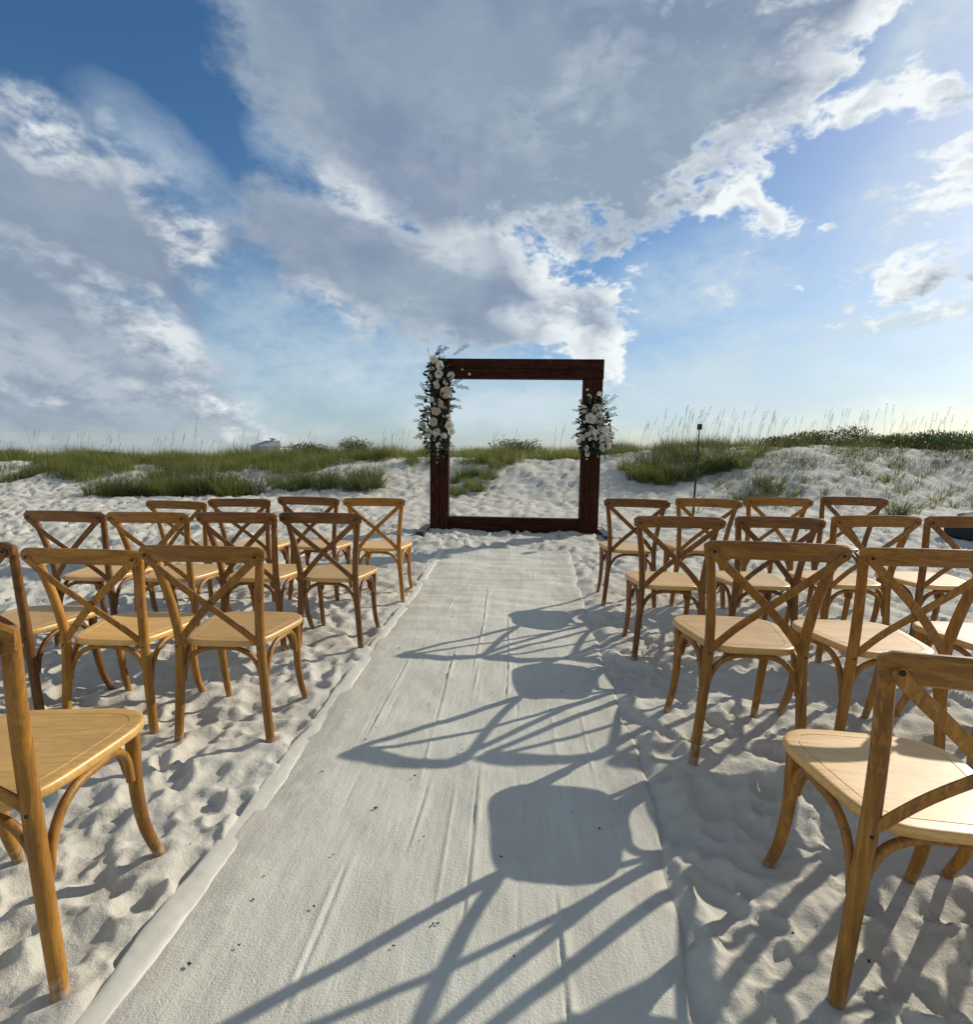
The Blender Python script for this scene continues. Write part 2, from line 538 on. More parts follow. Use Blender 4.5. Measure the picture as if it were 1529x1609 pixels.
def mat_cloth():
    mt, t, bs = new_mat('white runner cloth')
    P = t.node('ShaderNodeTexCoord').outputs['Object']
    a = t.noise(P, 1.6, 4, 0.6)
    mp = t.node('ShaderNodeMapping')
    t.link(P, mp.inputs[0])
    mp.inputs['Scale'].default_value = (1.0, 0.12, 1.0)
    s = t.noise(mp.outputs[0], 26.0, 4, 0.65)
    dust = t.noise(P, 5.0, 5, 0.7)
    col = t.mix(t.ramp(a, 0.3, 0.7), (0.56, 0.53, 0.435), (0.62, 0.595, 0.50))
    col = t.mix(t.ramp(s, 0.45, 0.75, 0.0, 0.5), col, (0.68, 0.65, 0.555))
    col = t.mix(t.ramp(dust, 0.55, 0.8, 0.0, 0.5), col, (0.47, 0.43, 0.35))
    st2 = t.noise(mp.outputs[0], 60.0, 3, 0.7)
    col = t.mix(t.ramp(st2, 0.58, 0.72, 0.0, 0.45), col, (0.42, 0.395, 0.33))
    grit = t.noise(P, 260.0, 3, 0.7)
    col = t.mix(t.ramp(grit, 0.58, 0.74, 0.0, 0.55), col, (0.36, 0.335, 0.28))
    sx = t.node('ShaderNodeSeparateXYZ')
    t.link(P, sx.inputs[0])
    edge = t.math('MAXIMUM', t.ramp(sx.outputs[0], -0.60, -0.86, 0.0, 0.30), t.ramp(sx.outputs[0], 0.25, 0.52, 0.0, 0.30))
    blown = t.math('ADD', t.noise(P, 9.0, 6, 0.7), edge)
    col = t.mix(t.ramp(blown, 0.60, 0.82, 0.0, 0.85), col, (0.50, 0.465, 0.385))
    blot = t.noise(P, 2.4, 5, 0.65)
    col = t.mix(t.ramp(blot, 0.45, 0.68, 0.0, 0.4), col, (0.49, 0.465, 0.385))
    t.link(col, bs.inputs['Base Color'])
    bs.inputs['Roughness'].default_value = 0.85
    bs.inputs['Specular IOR Level'].default_value = 0.2
    wv = t.node('ShaderNodeTexWave', wave_type='BANDS', bands_direction='Y')
    t.link(P, wv.inputs['Vector'])
    wv.inputs['Scale'].default_value = 60.0
    wv.inputs['Distortion'].default_value = 3.0
    wv.inputs['Detail'].default_value = 2.0
    h = t.math('ADD', t.math('MULTIPLY', s, 0.6), t.math('MULTIPLY_ADD', t.noise(P, 160.0, 3, 0.7), 0.5, t.math('MULTIPLY', wv.outputs['Fac'], 0.02)))
    bump(t, bs, h, 0.8, 0.008)
    return mt


def mat_wood(name, dark, mid, light, scale, rough=0.45, coat=0.08, dusty=False):
    mt, t, bs = new_mat(name)
    P = t.node('ShaderNodeTexCoord').outputs['Object']
    rnd = t.node('ShaderNodeObjectInfo').outputs['Random']
    off = t.node('ShaderNodeCombineXYZ')
    for i in range(3):
        t.put(off.inputs[i], t.math('MULTIPLY', rnd, 7.0 + 3 * i))
    P2 = t.vec('ADD', P, off.outputs[0])
    mp = t.node('ShaderNodeMapping')
    t.link(P2, mp.inputs[0])
    mp.inputs['Scale'].default_value = scale
    g = t.noise(mp.outputs[0], 1.0, 5, 0.6, 1.2)
    f = t.noise(mp.outputs[0], 5.0, 3, 0.6)
    blot = t.noise(P2, 7.0, 3, 0.6)
    col = t.mix(t.ramp(g, 0.3, 0.68), dark, mid)
    col = t.mix(t.ramp(f, 0.5, 0.72, 0.0, 0.7), col, light)
    col = t.mix(t.ramp(blot, 0.35, 0.75, 0.0, 0.45), col, dark)
    hs = t.node('ShaderNodeHueSaturation')
    t.put(hs.inputs['Value'], t.math('MULTIPLY_ADD', rnd, 0.18, 0.91))
    hs.inputs['Saturation'].default_value = 1.0
    # fine dark pores drawn out along the grain, worn pale spots, sand dust near the ground
    pore = t.noise(mp.outputs[0], 13.0, 2, 0.7)
    col = t.mix(t.ramp(pore, 0.56, 0.72, 0.0, 0.55), col, tuple(c * 0.45 for c in dark))
    wear = t.noise(P2, 38.0, 4, 0.7)
    col = t.mix(t.ramp(wear, 0.66, 0.78, 0.0, 0.45), col, tuple(min(1.0, c * 1.7) for c in light))
    oc = t.node('ShaderNodeObjectInfo').outputs['Color']
    col = t.mix(1.0, col, oc, 'MULTIPLY')
    if dusty:
        sep = t.node('ShaderNodeSeparateXYZ')
        t.link(P, sep.inputs[0])
        dz = t.math('ADD', sep.outputs[2], t.math('MULTIPLY', t.math('SUBTRACT', wear, 0.5), 0.3))
        col = t.mix(t.ramp(dz, -0.03, 0.06, 0.4, 0.0), col, (0.52, 0.48, 0.40))
    t.link(col, hs.inputs['Color'])
    t.link(hs.outputs[0], bs.inputs['Base Color'])
    t.put(bs.inputs['Roughness'], t.ramp(g, 0.2, 0.8, rough - 0.06, rough + 0.1))
    bs.inputs['Coat Weight'].default_value = coat
    bs.inputs['Specular IOR Level'].default_value = (0.9 if coat > 0.2 else 0.4) if coat > 0 else 0.1
    bs.inputs['Coat Roughness'].default_value = 0.42
    bump(t, bs, t.math('SUBTRACT', f, pore), 0.35, 0.0012)
    return mt


def mat_plain(name, col, rough=0.6, metal=0.0, var=0.15, scale=18.0):
    mt, t, bs = new_mat(name)
    P = t.node('ShaderNodeTexCoord').outputs['Object']
    n = t.noise(P, scale, 4, 0.6)
    d = tuple(c * (1 - var) for c in col)
    l = tuple(min(1, c * (1 + var)) for c in col)
    t.link(t.mix(n, d, l), bs.inputs['Base Color'])
    bs.inputs['Roughness'].default_value = rough
    bs.inputs['Metallic'].default_value = metal
    bump(t, bs, n, 0.2, 0.003)
    return mt


def mat_leaf(name, a, b, c, trans=0.35, dead=None):
    mt = bpy.data.materials.new(name)
    mt.use_nodes = True
    t = NT(mt.node_tree)
    out = t.node('ShaderNodeOutputMaterial')
    rnd = t.node('ShaderNodeNewGeometry').outputs['Random Per Island']
    orn = t.node('ShaderNodeObjectInfo').outputs['Random']
    P = t.node('ShaderNodeTexCoord').outputs['Object']
    col = t.mix(rnd, a, b)
    if dead is not None:
        col = t.mix(t.ramp(rnd, 0.80, 0.84), col, dead)
    col = t.mix(t.ramp(t.noise(P, 1.1, 3, 0.6), 0.4, 0.7, 0.0, 0.8), col, c)
    col = t.mix(t.math('MULTIPLY', orn, 0.35), col, c)
    bs = t.node('ShaderNodeBsdfPrincipled')
    t.link(col, bs.inputs['Base Color'])
    bs.inputs['Roughness'].default_value = 0.55
    bs.inputs['Specular IOR Level'].default_value = 0.3
    tr = t.node('ShaderNodeBsdfTranslucent')
    t.link(col, tr.inputs[0])
    mx = t.node('ShaderNodeMixShader')
    mx.inputs[0].default_value = trans
    t.link(bs.outputs[0], mx.inputs[1])
    t.link(tr.outputs[0], mx.inputs[2])
    t.link(mx.outputs[0], out.inputs[0])
    return mt


M = {}
M['sand'] = mat_sand()
M['cloth'] = mat_cloth()
M['hem'] = mat_plain('folded cloth edge', (0.62, 0.59, 0.49), 0.85, 0, 0.16, 30)
HONEY = ((0.185, 0.075, 0.010), (0.40, 0.180, 0.023), (0.51, 0.25, 0.042))
CHEST = ((0.11, 0.041, 0.009), (0.255, 0.103, 0.020), (0.35, 0.16, 0.034))
SEATC = ((0.52, 0.270, 0.050), (0.70, 0.390, 0.080), (0.77, 0.48, 0.125))
for nm, pal in (('honey', HONEY), ('chestnut', CHEST)):
    M[nm] = mat_wood(nm + ' wood frame', *pal, (26, 26, 2.2), dusty=True)
    M[nm + ' rail'] = mat_wood(nm + ' wood rail', *pal, (3, 30, 34))
    M[nm + ' seat'] = mat_wood(nm + ' wood seat', *SEATC, (4, 42, 30), 0.46, 0.7)
M['bolt'] = mat_plain('dark bolt', (0.03, 0.022, 0.018), 0.4, 0.6)
M['stain'] = mat_wood('dark red stained wood', (0.012, 0.0035, 0.002), (0.056, 0.0145, 0.0065), (0.145, 0.044, 0.018), (22, 22, 1.6), 0.6, 0.0)
M['stain beam'] = mat_wood('dark red stained beam', (0.012, 0.0035, 0.002), (0.056, 0.0145, 0.0065), (0.145, 0.044, 0.018), (1.6, 22, 22), 0.6, 0.0)
M['black'] = mat_plain('black painted metal', (0.02, 0.02, 0.022), 0.45, 0.2)
M['black cloth'] = mat_plain('black cloth', (0.012, 0.012, 0.014), 0.8)
M['petal'] = mat_leaf('white petals', (0.72, 0.70, 0.64), (0.80, 0.78, 0.73), (0.66, 0.60, 0.48), 0.3)
M['cream'] = mat_leaf('cream petals', (0.68, 0.58, 0.42), (0.74, 0.66, 0.52), (0.60, 0.46, 0.30), 0.3)
M['foliage'] = mat_leaf('dark eucalyptus leaves', (0.022, 0.038, 0.018), (0.05, 0.075, 0.036), (0.03, 0.045, 0.03), 0.2)
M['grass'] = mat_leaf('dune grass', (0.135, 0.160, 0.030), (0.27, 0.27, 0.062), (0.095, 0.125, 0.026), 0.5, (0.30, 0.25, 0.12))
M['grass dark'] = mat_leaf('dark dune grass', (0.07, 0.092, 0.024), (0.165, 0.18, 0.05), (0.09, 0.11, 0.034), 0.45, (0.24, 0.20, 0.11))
M['oat'] = mat_leaf('dry sea oat', (0.15, 0.125, 0.07), (0.21, 0.175, 0.10), (0.12, 0.11, 0.06), 0.3)
M['shrub'] = mat_leaf('shrub leaves', (0.05, 0.068, 0.022), (0.14, 0.155, 0.052), (0.085, 0.10, 0.034), 0.35)
M['shrub light'] = mat_leaf('light shrub leaves', (0.05, 0.09, 0.03), (0.11, 0.16, 0.055), (0.06, 0.10, 0.035), 0.3)
M['bark'] = mat_plain('woody stem', (0.10, 0.075, 0.05), 0.9)
M['wall'] = mat_plain('weathered house wall', (0.50, 0.48, 0.45), 0.8)
M['roof'] = mat_plain('grey roof', (0.34, 0.35, 0.355), 0.7)
M['debris'] = mat_plain('dark debris', (0.05, 0.042, 0.035), 0.8)

# ---------------------------------------------------------------- chairs: where they stand (x, y, turn, height of the sand under them)
CHAIRS = [
    # x, y, turn, z, finish, block, row from the arch, place from the aisle
    (-1.117, 4.406, 0.007, -0.008, 'honey', 'left', 1, 1),
    (-1.670, 4.393, 0.008, -0.009, 'chestnut', 'left', 1, 2),
    (-2.199, 4.362, 0.039, -0.027, 'chestnut', 'left', 1, 3),
    (-2.733, 4.358, -0.007, -0.053, 'honey', 'left', 1, 4),
    (-1.153, 3.291, -0.012, -0.008, 'chestnut', 'left', 2, 1),
    (-1.625, 3.243, -0.050, -0.008, 'chestnut', 'left', 2, 2),
    (-2.151, 3.206, -0.008, -0.014, 'honey', 'left', 2, 3),
    (-2.674, 3.197, -0.010, -0.020, 'chestnut', 'left', 2, 4),
    (-1.232, 2.176, 0.018, -0.025, 'honey', 'left', 3, 1),
    (-1.795, 2.239, 0.040, -0.062, 'honey', 'left', 3, 2),
    (-2.305, 2.230, 0.000, -0.040, 'chestnut', 'left', 3, 3),
    (-1.188, 1.015, 0.134, 0.025, 'honey', 'left', 4, 1),
    (0.941, 4.381, -0.031, 0.028, 'chestnut', 'right', 1, 1),
    (1.487, 4.389, -0.047, 0.038, 'honey', 'right', 1, 2),
    (2.030, 4.420, -0.012, 0.057, 'honey', 'right', 1, 3),
    (2.591, 4.441, 0.007, 0.070, 'chestnut', 'right', 1, 4),
    (0.941, 3.215, -0.047, 0.017, 'chestnut', 'right', 2, 1),
    (1.496, 3.264, 0.011, 0.022, 'chestnut', 'right', 2, 2),
    (2.037, 3.268, 0.053, 0.040, 'honey', 'right', 2, 3),
    (2.594, 3.301, -0.028, 0.043, 'chestnut', 'right', 2, 4),
    (0.926, 2.067, -0.023, 0.054, 'honey', 'right', 3, 1),
    (1.480, 2.110, 0.020, 0.037, 'honey', 'right', 3, 2),
    (2.035, 2.150, 0.010, 0.035, 'honey', 'right', 3, 3),
    (0.959, 1.150, -0.084, -0.021, 'honey', 'right', 4, 1),
    (1.500, 1.140, -0.020, 0.000, 'honey', 'right', 4, 2),
]

# ---------------------------------------------------------------- the sand
def perlin(x, y, seed):
    xi = np.floor(x).astype(np.int64)
    yi = np.floor(y).astype(np.int64)
    fx, fy = x - xi, y - yi

    def grad(ix, iy, dx, dy):
        h = (ix * 374761393 + iy * 668265263 + seed * 974634777) & 0xFFFFFFFF
        h = ((h ^ (h >> 13)) * 1274126177) & 0xFFFFFFFF
        a = ((h ^ (h >> 16)) & 0xFFFF) / 65536.0 * 2 * np.pi
        return np.cos(a) * dx + np.sin(a) * dy
    u = fx * fx * fx * (fx * (fx * 6 - 15) + 10)
    v = fy * fy * fy * (fy * (fy * 6 - 15) + 10)
    n00 = grad(xi, yi, fx, fy)
    n10 = grad(xi + 1, yi, fx - 1, fy)
    n01 = grad(xi, yi + 1, fx, fy - 1)
    n11 = grad(xi + 1, yi + 1, fx - 1, fy - 1)
    return (n00 * (1 - u) + n10 * u) * (1 - v) + (n01 * (1 - u) + n11 * u) * v


def sstep(a, b, x):
    t = np.clip((x - a) / (b - a), 0, 1)
    return t * t * (3 - 2 * t)


CREST = ([-40, -14, -8, -5, -3, -1, 1, 3, 6, 9, 14, 40], [0.72, 0.78, 0.88, 1.02, 1.10, 1.18, 1.22, 1.30, 1.48, 1.56, 1.56, 1.40])
SEATS_Z = np.array([[c[0], c[1] + 0.2, c[3]] for c in CHAIRS])


def ground_base(x, y):
    """the sand without its footprints"""
    x = np.asarray(x, float)
    y = np.asarray(y, float)
    r = np.hypot(x * 0.55, y) * np.where(y > 0, 1, -1)
    z = np.interp(r, [-50, 4.6, 6.5, 7.9, 9.5, 11.0], [0, 0, 0.06, 0.15, 0.24, 0.30])
    k = 0.30 * np.ones_like(x)
    num = np.zeros_like(x)
    for cx, cy, cz in SEATS_Z:
        w = np.exp(-(((x - cx) / 0.30) ** 2 + ((y - cy) / 0.34) ** 2))
        num += w * cz
        k += w
    z = z + num / k
    crest = np.interp(x * 16.0 / np.maximum(y, 10), *CREST)
    edge = 10.3 + 0.9 * perlin(x * 0.22, x * 0 + 3.3, 5) + 0.5 * (1 - sstep(-2.5, 1.5, x))
    up = sstep(edge, edge + 5.2, y)
    down = sstep(20.0, 34.0, y)
    z = z + up * (crest - 0.30) * (1 - 0.75 * down) - 0.3 * down
    far = sstep(9.0, 13.0, y) * (1 - down)
    z = z + far * (0.16 * perlin(x * 0.35, y * 0.35, 8) + 0.10 * perlin(x * 0.9, y * 0.9, 9))
    return z


RUN_L = -0.885


def runner_right(y):
    return np.interp(y, [0, 1.0, 1.5, 2.0, 2.8, 4.3, 7.1, 9], [0.40, 0.43, 0.50, 0.56, 0.57, 0.62, 0.73, 0.8])


RUN_END = 6.75


def on_runner(x, y, m=0.05):
    rr = runner_right(y)
    a = sstep(RUN_L - m, RUN_L + m, x) * (1 - sstep(rr - m, rr + m * 1.4, x))
    return a * (1 - sstep(RUN_END - 0.1, RUN_END + 0.1, y))


def ridged(x, y, seed):
    return 1 - np.abs(perlin(x, y, seed)) * 2


def build_sand():
    ys = [-400, -120, -40, -15, -6, -2.5, -1, -0.2, 0.3, 0.6]
    y = 0.75
    while y < 24:
        ys.append(y)
        y *= 1.0075 if y < 9 else 1.009
    while y < 4000:
        ys.append(y)
        y *= 1.25
    ys = np.array(ys)
    s_in = np.arange(-1.16, 1.1601, 0.0047)
    s_out = [1.19, 1.24, 1.32, 1.45, 1.65, 2.0, 2.6, 3.6, 6, 12, 30, 80]
    ss = np.concatenate([-np.array(s_out[::-1]), s_in, np.array(s_out)])
    wid = np.where(ys < 0.75, np.maximum(1.35, np.abs(ys) * 0.8), ys + 0.6)
    X = wid[:, None] * ss[None, :]
    Y = np.repeat(ys[:, None], len(ss), 1)
    Z = ground_base(X, Y)
    # trampled surface: soft lumps, then footprints pressed in one after another
    near = 1 - sstep(22, 40, np.abs(Y))
    H = 0.028 * perlin(X * 1.7, Y * 1.7, 21) + 0.030 * perlin(X * 4.1, Y * 4.1, 22)
    H += 0.016 * perlin(X * 9.3 + 0.3 * perlin(X * 4, Y * 4, 31), Y * 9.3, 23) + 0.009 * perlin(X * 21, Y * 21, 24) + 0.003 * perlin(X * 48, Y * 48, 25) + 0.012 * (ridged(X * 7.5, Y * 7.5, 33) - 0.6) * np.clip(0.5 + 1.6 * perlin(X * 1.2, Y * 1.2, 34), 0, 1)
    H += 0.034 * (ridged(X * 2.6, Y * 3.0, 26) - 0.6) * sstep(2.6, 5.5, Y) + sstep(8.5, 11.5, Y) * (0.035 * (ridged(X * 1.7, Y * 2.0, 27) - 0.6) + 0.042 * perlin(X * 3.4, Y * 3.4, 28) + 0.034 * perlin(X * 6.5, Y * 5.5, 29))
    N = 5600
    py = 0.4 + (rng.random(N) ** 0.85) * 16.5
    px = (rng.random(N) * 2 - 1) * (py * 0.95 + 1.2)
    pa = np.where(rng.random(N) < 0.6, math.pi / 2 + rng.normal(0, 0.5, N), rng.random(N) * 2 * math.pi)
    ps = rng.uniform(0.75, 1.2, N)
    pd = rng.uniform(0.010, 0.030, N) * (1 + 0.7 * sstep(4, 9, py))
    for i in range(N):
        R_ = 0.24 * ps[i]
        j0, j1 = np.searchsorted(ys, [py[i] - R_, py[i] + R_])
        if j1 - j0 < 2:
            continue
        wm = wid[(j0 + j1) // 2]
        k0, k1 = np.searchsorted(ss, [(px[i] - R_ * 1.2) / wm, (px[i] + R_ * 1.2) / wm])
        if k1 - k0 < 2:
            continue
        dx = X[j0:j1, k0:k1] - px[i]
        dy = Y[j0:j1, k0:k1] - py[i]
        ca, sa = math.cos(pa[i]), math.sin(pa[i])
        a = (dx * ca + dy * sa) / ps[i]
        b = (-dx * sa + dy * ca) / ps[i]
        h = H[j0:j1, k0:k1]
        # heel and ball of a foot, the edge broken where grains have slipped
        rough = 1 + 0.22 * perlin(dx * 26 + i, dy * 26, 35)
        r1 = np.hypot((a + 0.085) / 0.044, b / 0.040) * rough
        r2 = np.hypot((a - 0.050) / 0.082, (b - 0.008) / 0.052) * rough
        r = np.minimum(r1, r2)
        mk = np.exp(-r ** 4)
        H[j0:j1, k0:k1] = h * (1 - 0.7 * mk) - pd[i] * mk * (1 + 2.4 * a) + 0.38 * pd[i] * np.exp(-((r - 1.32) / 0.30) ** 2) * (1 - 2.5 * a) * rough
    # sand pushed up round the chair legs
    for cx_, cy_, ca_, *_r in CHAIRS:
        for lx, ly in ((-0.203, 0.0), (0.203, 0.0), (-0.20, 0.44), (0.20, 0.44)):
            fx = cx_ + lx * math.cos(ca_) - ly * math.sin(ca_)
            fy = cy_ + lx * math.sin(ca_) + ly * math.cos(ca_)
            j0, j1 = np.searchsorted(ys, [fy - 0.22, fy + 0.22])
            wm = wid[(j0 + j1) // 2]
            k0, k1 = np.searchsorted(ss, [(fx - 0.28) / wm, (fx + 0.28) / wm])
            d = np.hypot(X[j0:j1, k0:k1] - fx, Y[j0:j1, k0:k1] - fy)
            h = H[j0:j1, k0:k1]
            H[j0:j1, k0:k1] = h * (1 - 0.85 * np.exp(-(d / 0.09) ** 2)) + 0.013 * np.exp(-((d - 0.045) / 0.032) ** 2) * (1 + 0.9 * perlin(X[j0:j1, k0:k1] * 17, Y[j0:j1, k0:k1] * 17, 36))
    onr = on_runner(X, Y)
    H = H * (1 - onr) * near - 0.016 * onr
    # drift of sand lying against and over the right-hand edge of the cloth
    e = X - runner_right(Y)
    H += 0.030 * np.exp(-((e - 0.035) / 0.06) ** 2) * (Y > 0.5) * (Y < RUN_END) * np.clip(0.45 + 1.5 * perlin(X * 3, Y * 3, 40) + 0.6 * perlin(X * 9, Y * 9, 41), 0, 1.3)
    e2 = RUN_L - X
    H += 0.020 * np.exp(-((e2 - 0.045) / 0.05) ** 2) * (Y > 0.5) * (Y < RUN_END) * np.clip(0.3 + 1.5 * perlin(X * 3, Y * 2.4, 42) + 0.6 * perlin(X * 9, Y * 9, 43), 0, 1.3)
    Z = Z + H
    ny, nx = X.shape
    V = np.stack([X, Y, Z], -1).reshape(-1, 3)
    idx = np.arange(ny * nx).reshape(ny, nx)
    F = np.stack([idx[:-1, :-1], idx[:-1, 1:], idx[1:, 1:], idx[1:, :-1]], -1).reshape(-1, 4)
    o = link_mesh('sand', mesh_np('sand', V, F, M['sand']))
    tag(o, 'white trampled beach sand rising to the dunes', None, None, 'structure')
    return o


build_sand()


def gz(x, y):
    return float(ground_base(np.array([float(x)]), np.array([float(y)]))[0])


# ---------------------------------------------------------------- aisle runner
def build_runner():
    root = empty('aisle_runner', (0, 0, 0))
    tag(root, 'long white cloth aisle runner laid over the sand up to the wooden arch', 'runner')
    ys = [0.2]
    while ys[-1] < RUN_END:
        ys.append(ys[-1] + max(0.006, ys[-1] * 0.0042))
    ys = np.array(ys)
    us = np.linspace(0, 1, 330)
    U, Y = np.meshgrid(us, ys)
    wob = 0.012 * perlin(Y * 2.2, Y * 0 + 1.7, 50)
    xl = RUN_L + 0.010 * perlin(Y * 1.5, Y * 0 + 0.4, 51)
    xr = runner_right(Y) + 0.03 * perlin(Y * 2.6, Y * 0 + 7.1, 52) + 0.012 * perlin(Y * 9, Y * 0 + 2.1, 53)
    X = xl + (xr - xl) * U
    yend = Y + 0.03 * perlin(X * 5, X * 0 + 0.2, 54) * sstep(RUN_END - 0.4, RUN_END, Y)
    Z = ground_base(X, Y) + 0.004
    Z += 0.012 * perlin(X * 2.2, Y * 1.4, 60) + 0.008 * perlin(X * 5.5, Y * 4.0, 61) + 0.0022 * perlin(X * 14, Y * 9, 62) + 0.0009 * perlin(X * 40, Y * 26, 64)
    Z += sstep(2.5, 4.5, Y) * (0.016 * perlin(X * 1.6, Y * 4.5, 63) + 0.010 * perlin(X * 3.0, Y * 9, 65))
    # creases running along the cloth, coming and going
    for k, (cx, amp, wdt, sd) in enumerate([(-0.66, 0.004, 0.006, 1), (-0.50, 0.0055, 0.007, 2), (-0.34, 0.0045, 0.006, 3), (-0.20, 0.006, 0.006, 4), (-0.04, 0.004, 0.006, 5),
                                            (0.03, -0.006, 0.006, 6), (0.20, 0.004, 0.008, 7), (0.33, 0.004, 0.007, 8), (-0.58, -0.004, 0.005, 9), (0.12, -0.003, 0.006, 10)]):
        pres = sstep(0.05, 0.35, perlin(Y * 1.6 + sd * 3.7, Y * 0 + sd * 1.3, 70 + k)) * (0.5 + 0.8 * np.abs(perlin(Y * 4.0, Y * 0 + sd, 80 + k)))
        lx = cx + 0.018 * perlin(Y * 0.8, Y * 0 + sd * 2.1, 90 + k)
        Z += amp * 1.0 * pres * np.exp(-((X - lx) / wdt) ** 2)
    # dark narrow folds
    for k, (cx, sd, y0, y1) in enumerate([(-0.11, 21, 1.2, 2.1), (-0.30, 22, 1.5, 2.0), (-0.48, 23, 1.0, 1.6), (0.14, 24, 0.9, 1.5), (-0.62, 25, 2.2, 3.2), (-0.35, 26, 2.3, 3.4), (-0.02, 27, 2.6, 4.2), (-0.22, 28, 3.0, 5.0)]):
        lx = cx + 0.03 * perlin(Y * 0.9, Y * 0 + sd * 2.1, 130 + k)
        pres = sstep(y0, y0 + 0.15, Y) * (1 - sstep(y1 - 0.2, y1, Y)) * (0.4 + np.abs(perlin(Y * 6, Y * 0 + sd, 131 + k)) * 1.5)
        Z += pres * 0.75 * (0.007 * np.exp(-((X - lx) / 0.013) ** 2) - 0.008 * np.exp(-((X - lx + 0.011) / 0.005) ** 2))
    # soft edge that sinks into the sand on the right and at the far end
    Z -= 0.035 * sstep(0.972, 1.0, U) + 0.02 * sstep(0.94, 1.0, U) * sstep(-0.1, 0.3, perlin(Y * 3, Y * 0, 99))
    Z -= 0.03 * sstep(RUN_END - 0.05, RUN_END, Y)
    Z -= 0.012 * (1 - sstep(0.0, 0.01, U))
    V = np.stack([X, yend, Z], -1).reshape(-1, 3)
    ny, nx = X.shape
    idx = np.arange(ny * nx).reshape(ny, nx)
    F = np.stack([idx[:-1, :-1], idx[:-1, 1:], idx[1:, 1:], idx[1:, :-1]], -1).reshape(-1, 4)
    link_mesh('cloth', mesh_np('cloth', V, F, M['cloth']), root)
    # rolled hem along the left edge
    ny = len(ys)
    K = 14
    ang = np.linspace(-0.25 * math.pi, 1.25 * math.pi, K)
    yy = ys[:, None]
    w = 0.035 + 0.020 * perlin(yy * 1.6, yy * 0 + 5.5, 110) + 0.012 * perlin(yy * 5, yy * 0 + 4.4, 111) + 0.005 * perlin(yy * 16, yy * 0 + 3.1, 119)
    h = 0.0048 + 0.004 * perlin(yy * 2.3, yy * 0 + 9.5, 112) + 0.004 * perlin(yy * 9, yy * 0 + 1.5, 113)
    cx = RUN_L + 0.010 * perlin(yy * 1.5, yy * 0 + 0.4, 51) + 0.004 + 0.014 * perlin(yy * 2.2, yy * 0 + 0.9, 114) + 0.006 * perlin(yy * 8, yy * 0 + 0.3, 118)
    cx = cx + 0.0 * ang[None, :]
    HX = cx + w * np.cos(ang)[None, :] * 0.95
    crinkle = 1 + 0.45 * perlin(HX * 45, yy * 11 + 0 * HX, 115) + 0.3 * perlin(HX * 80, yy * 30 + 0 * HX, 117)
    bz = ground_base(cx, yy + 0 * cx)
    HZ = bz + 0.004 + h * np.sin(ang)[None, :] * crinkle + 0.006 * perlin(cx * 0 + yy * 1.4, cx * 0 + 2.7, 116)
    HY = yy + 0 * HX
    V = np.stack([HX, HY, HZ], -1).reshape(-1, 3)
    idx = np.arange(ny * K).reshape(ny, K)
    F = np.stack([idx[:-1, :-1], idx[1:, :-1], idx[1:, 1:], idx[:-1, 1:]], -1).reshape(-1, 4)
    link_mesh('hem', mesh_np('hem', V, F, M['hem']), root)


build_runner()


# specks of dry seaweed and twig on the cloth and the sand beside it
def build_debris():
    bm = bmesh.new()
    spots = [(-0.70, 1.42), (-0.46, 1.75), (-0.52, 1.33), (-0.27, 1.62), (-0.18, 1.30), (-0.36, 1.95), (0.02, 1.22), (-0.60, 2.30), (-0.02, 1.55), (0.22, 1.78), (0.30, 1.70),
             (0.26, 2.75), (-0.40, 2.55), (-0.72, 1.95), (-0.20, 2.15), (-0.66, 1.20), (-0.75, 1.14), (0.25, 2.9), (-0.1, 2.7), (-1.05, 1.45), (-0.98, 1.52), (0.75, 1.35), (0.9, 1.28)]
    for i in range(12):
        y = random.uniform(1.1, 4.5)
        spots.append((random.uniform(-0.8, 0.4), y))
    for x, y in spots:
        z = gz(x, y) + 0.012
        n0 = len(bm.verts)
        r = bmesh.ops.create_icosphere(bm, subdivisions=1, radius=1.0)
        s = random.uniform(0.0022, 0.0055)
        a = random.random() * 3.14
        for v in r['verts']:
            q = Vector((v.co.x * s * random.uniform(1.0, 1.9), v.co.y * s * random.uniform(0.6, 1.1), v.co.z * s * 0.7))
            q.rotate(Quaternion((0, 0, 1), a))
            v.co = q + Vector((x, y, z))
    o = link_mesh('debris', mesh_bm('debris', bm, M['debris']))
    tag(o, 'dark specks of dry debris scattered on the runner and sand', None, None, 'stuff')


build_debris()


# ---------------------------------------------------------------- crossback chair
def seat_outline(n=72):
    """half widths: narrow at the back, wide and rounded at the front"""
    pts = []
    back, front, y0, y1 = 0.165, 0.232, -0.012, 0.435
    yc = 0.22
    for i in range(n):
        a = 2 * math.pi * i / n - math.pi / 2
        ca, sa = math.cos(a), math.sin(a)
        e = 0.42 if sa < 0 else 0.46
        px = math.copysign(abs(ca) ** e, ca)
        py = math.copysign(abs(sa) ** (0.36 if sa < 0 else 0.62), sa)
        y = yc + (py * (yc - y0) if py < 0 else py * (y1 - yc))
        t = (y - y0) / (y1 - y0)
        hw = back + (front - back) * max(0.0, min(1.0, t / 0.80)) ** 0.92
        pts.append(Vector((px * hw, y, 0)))
    return pts


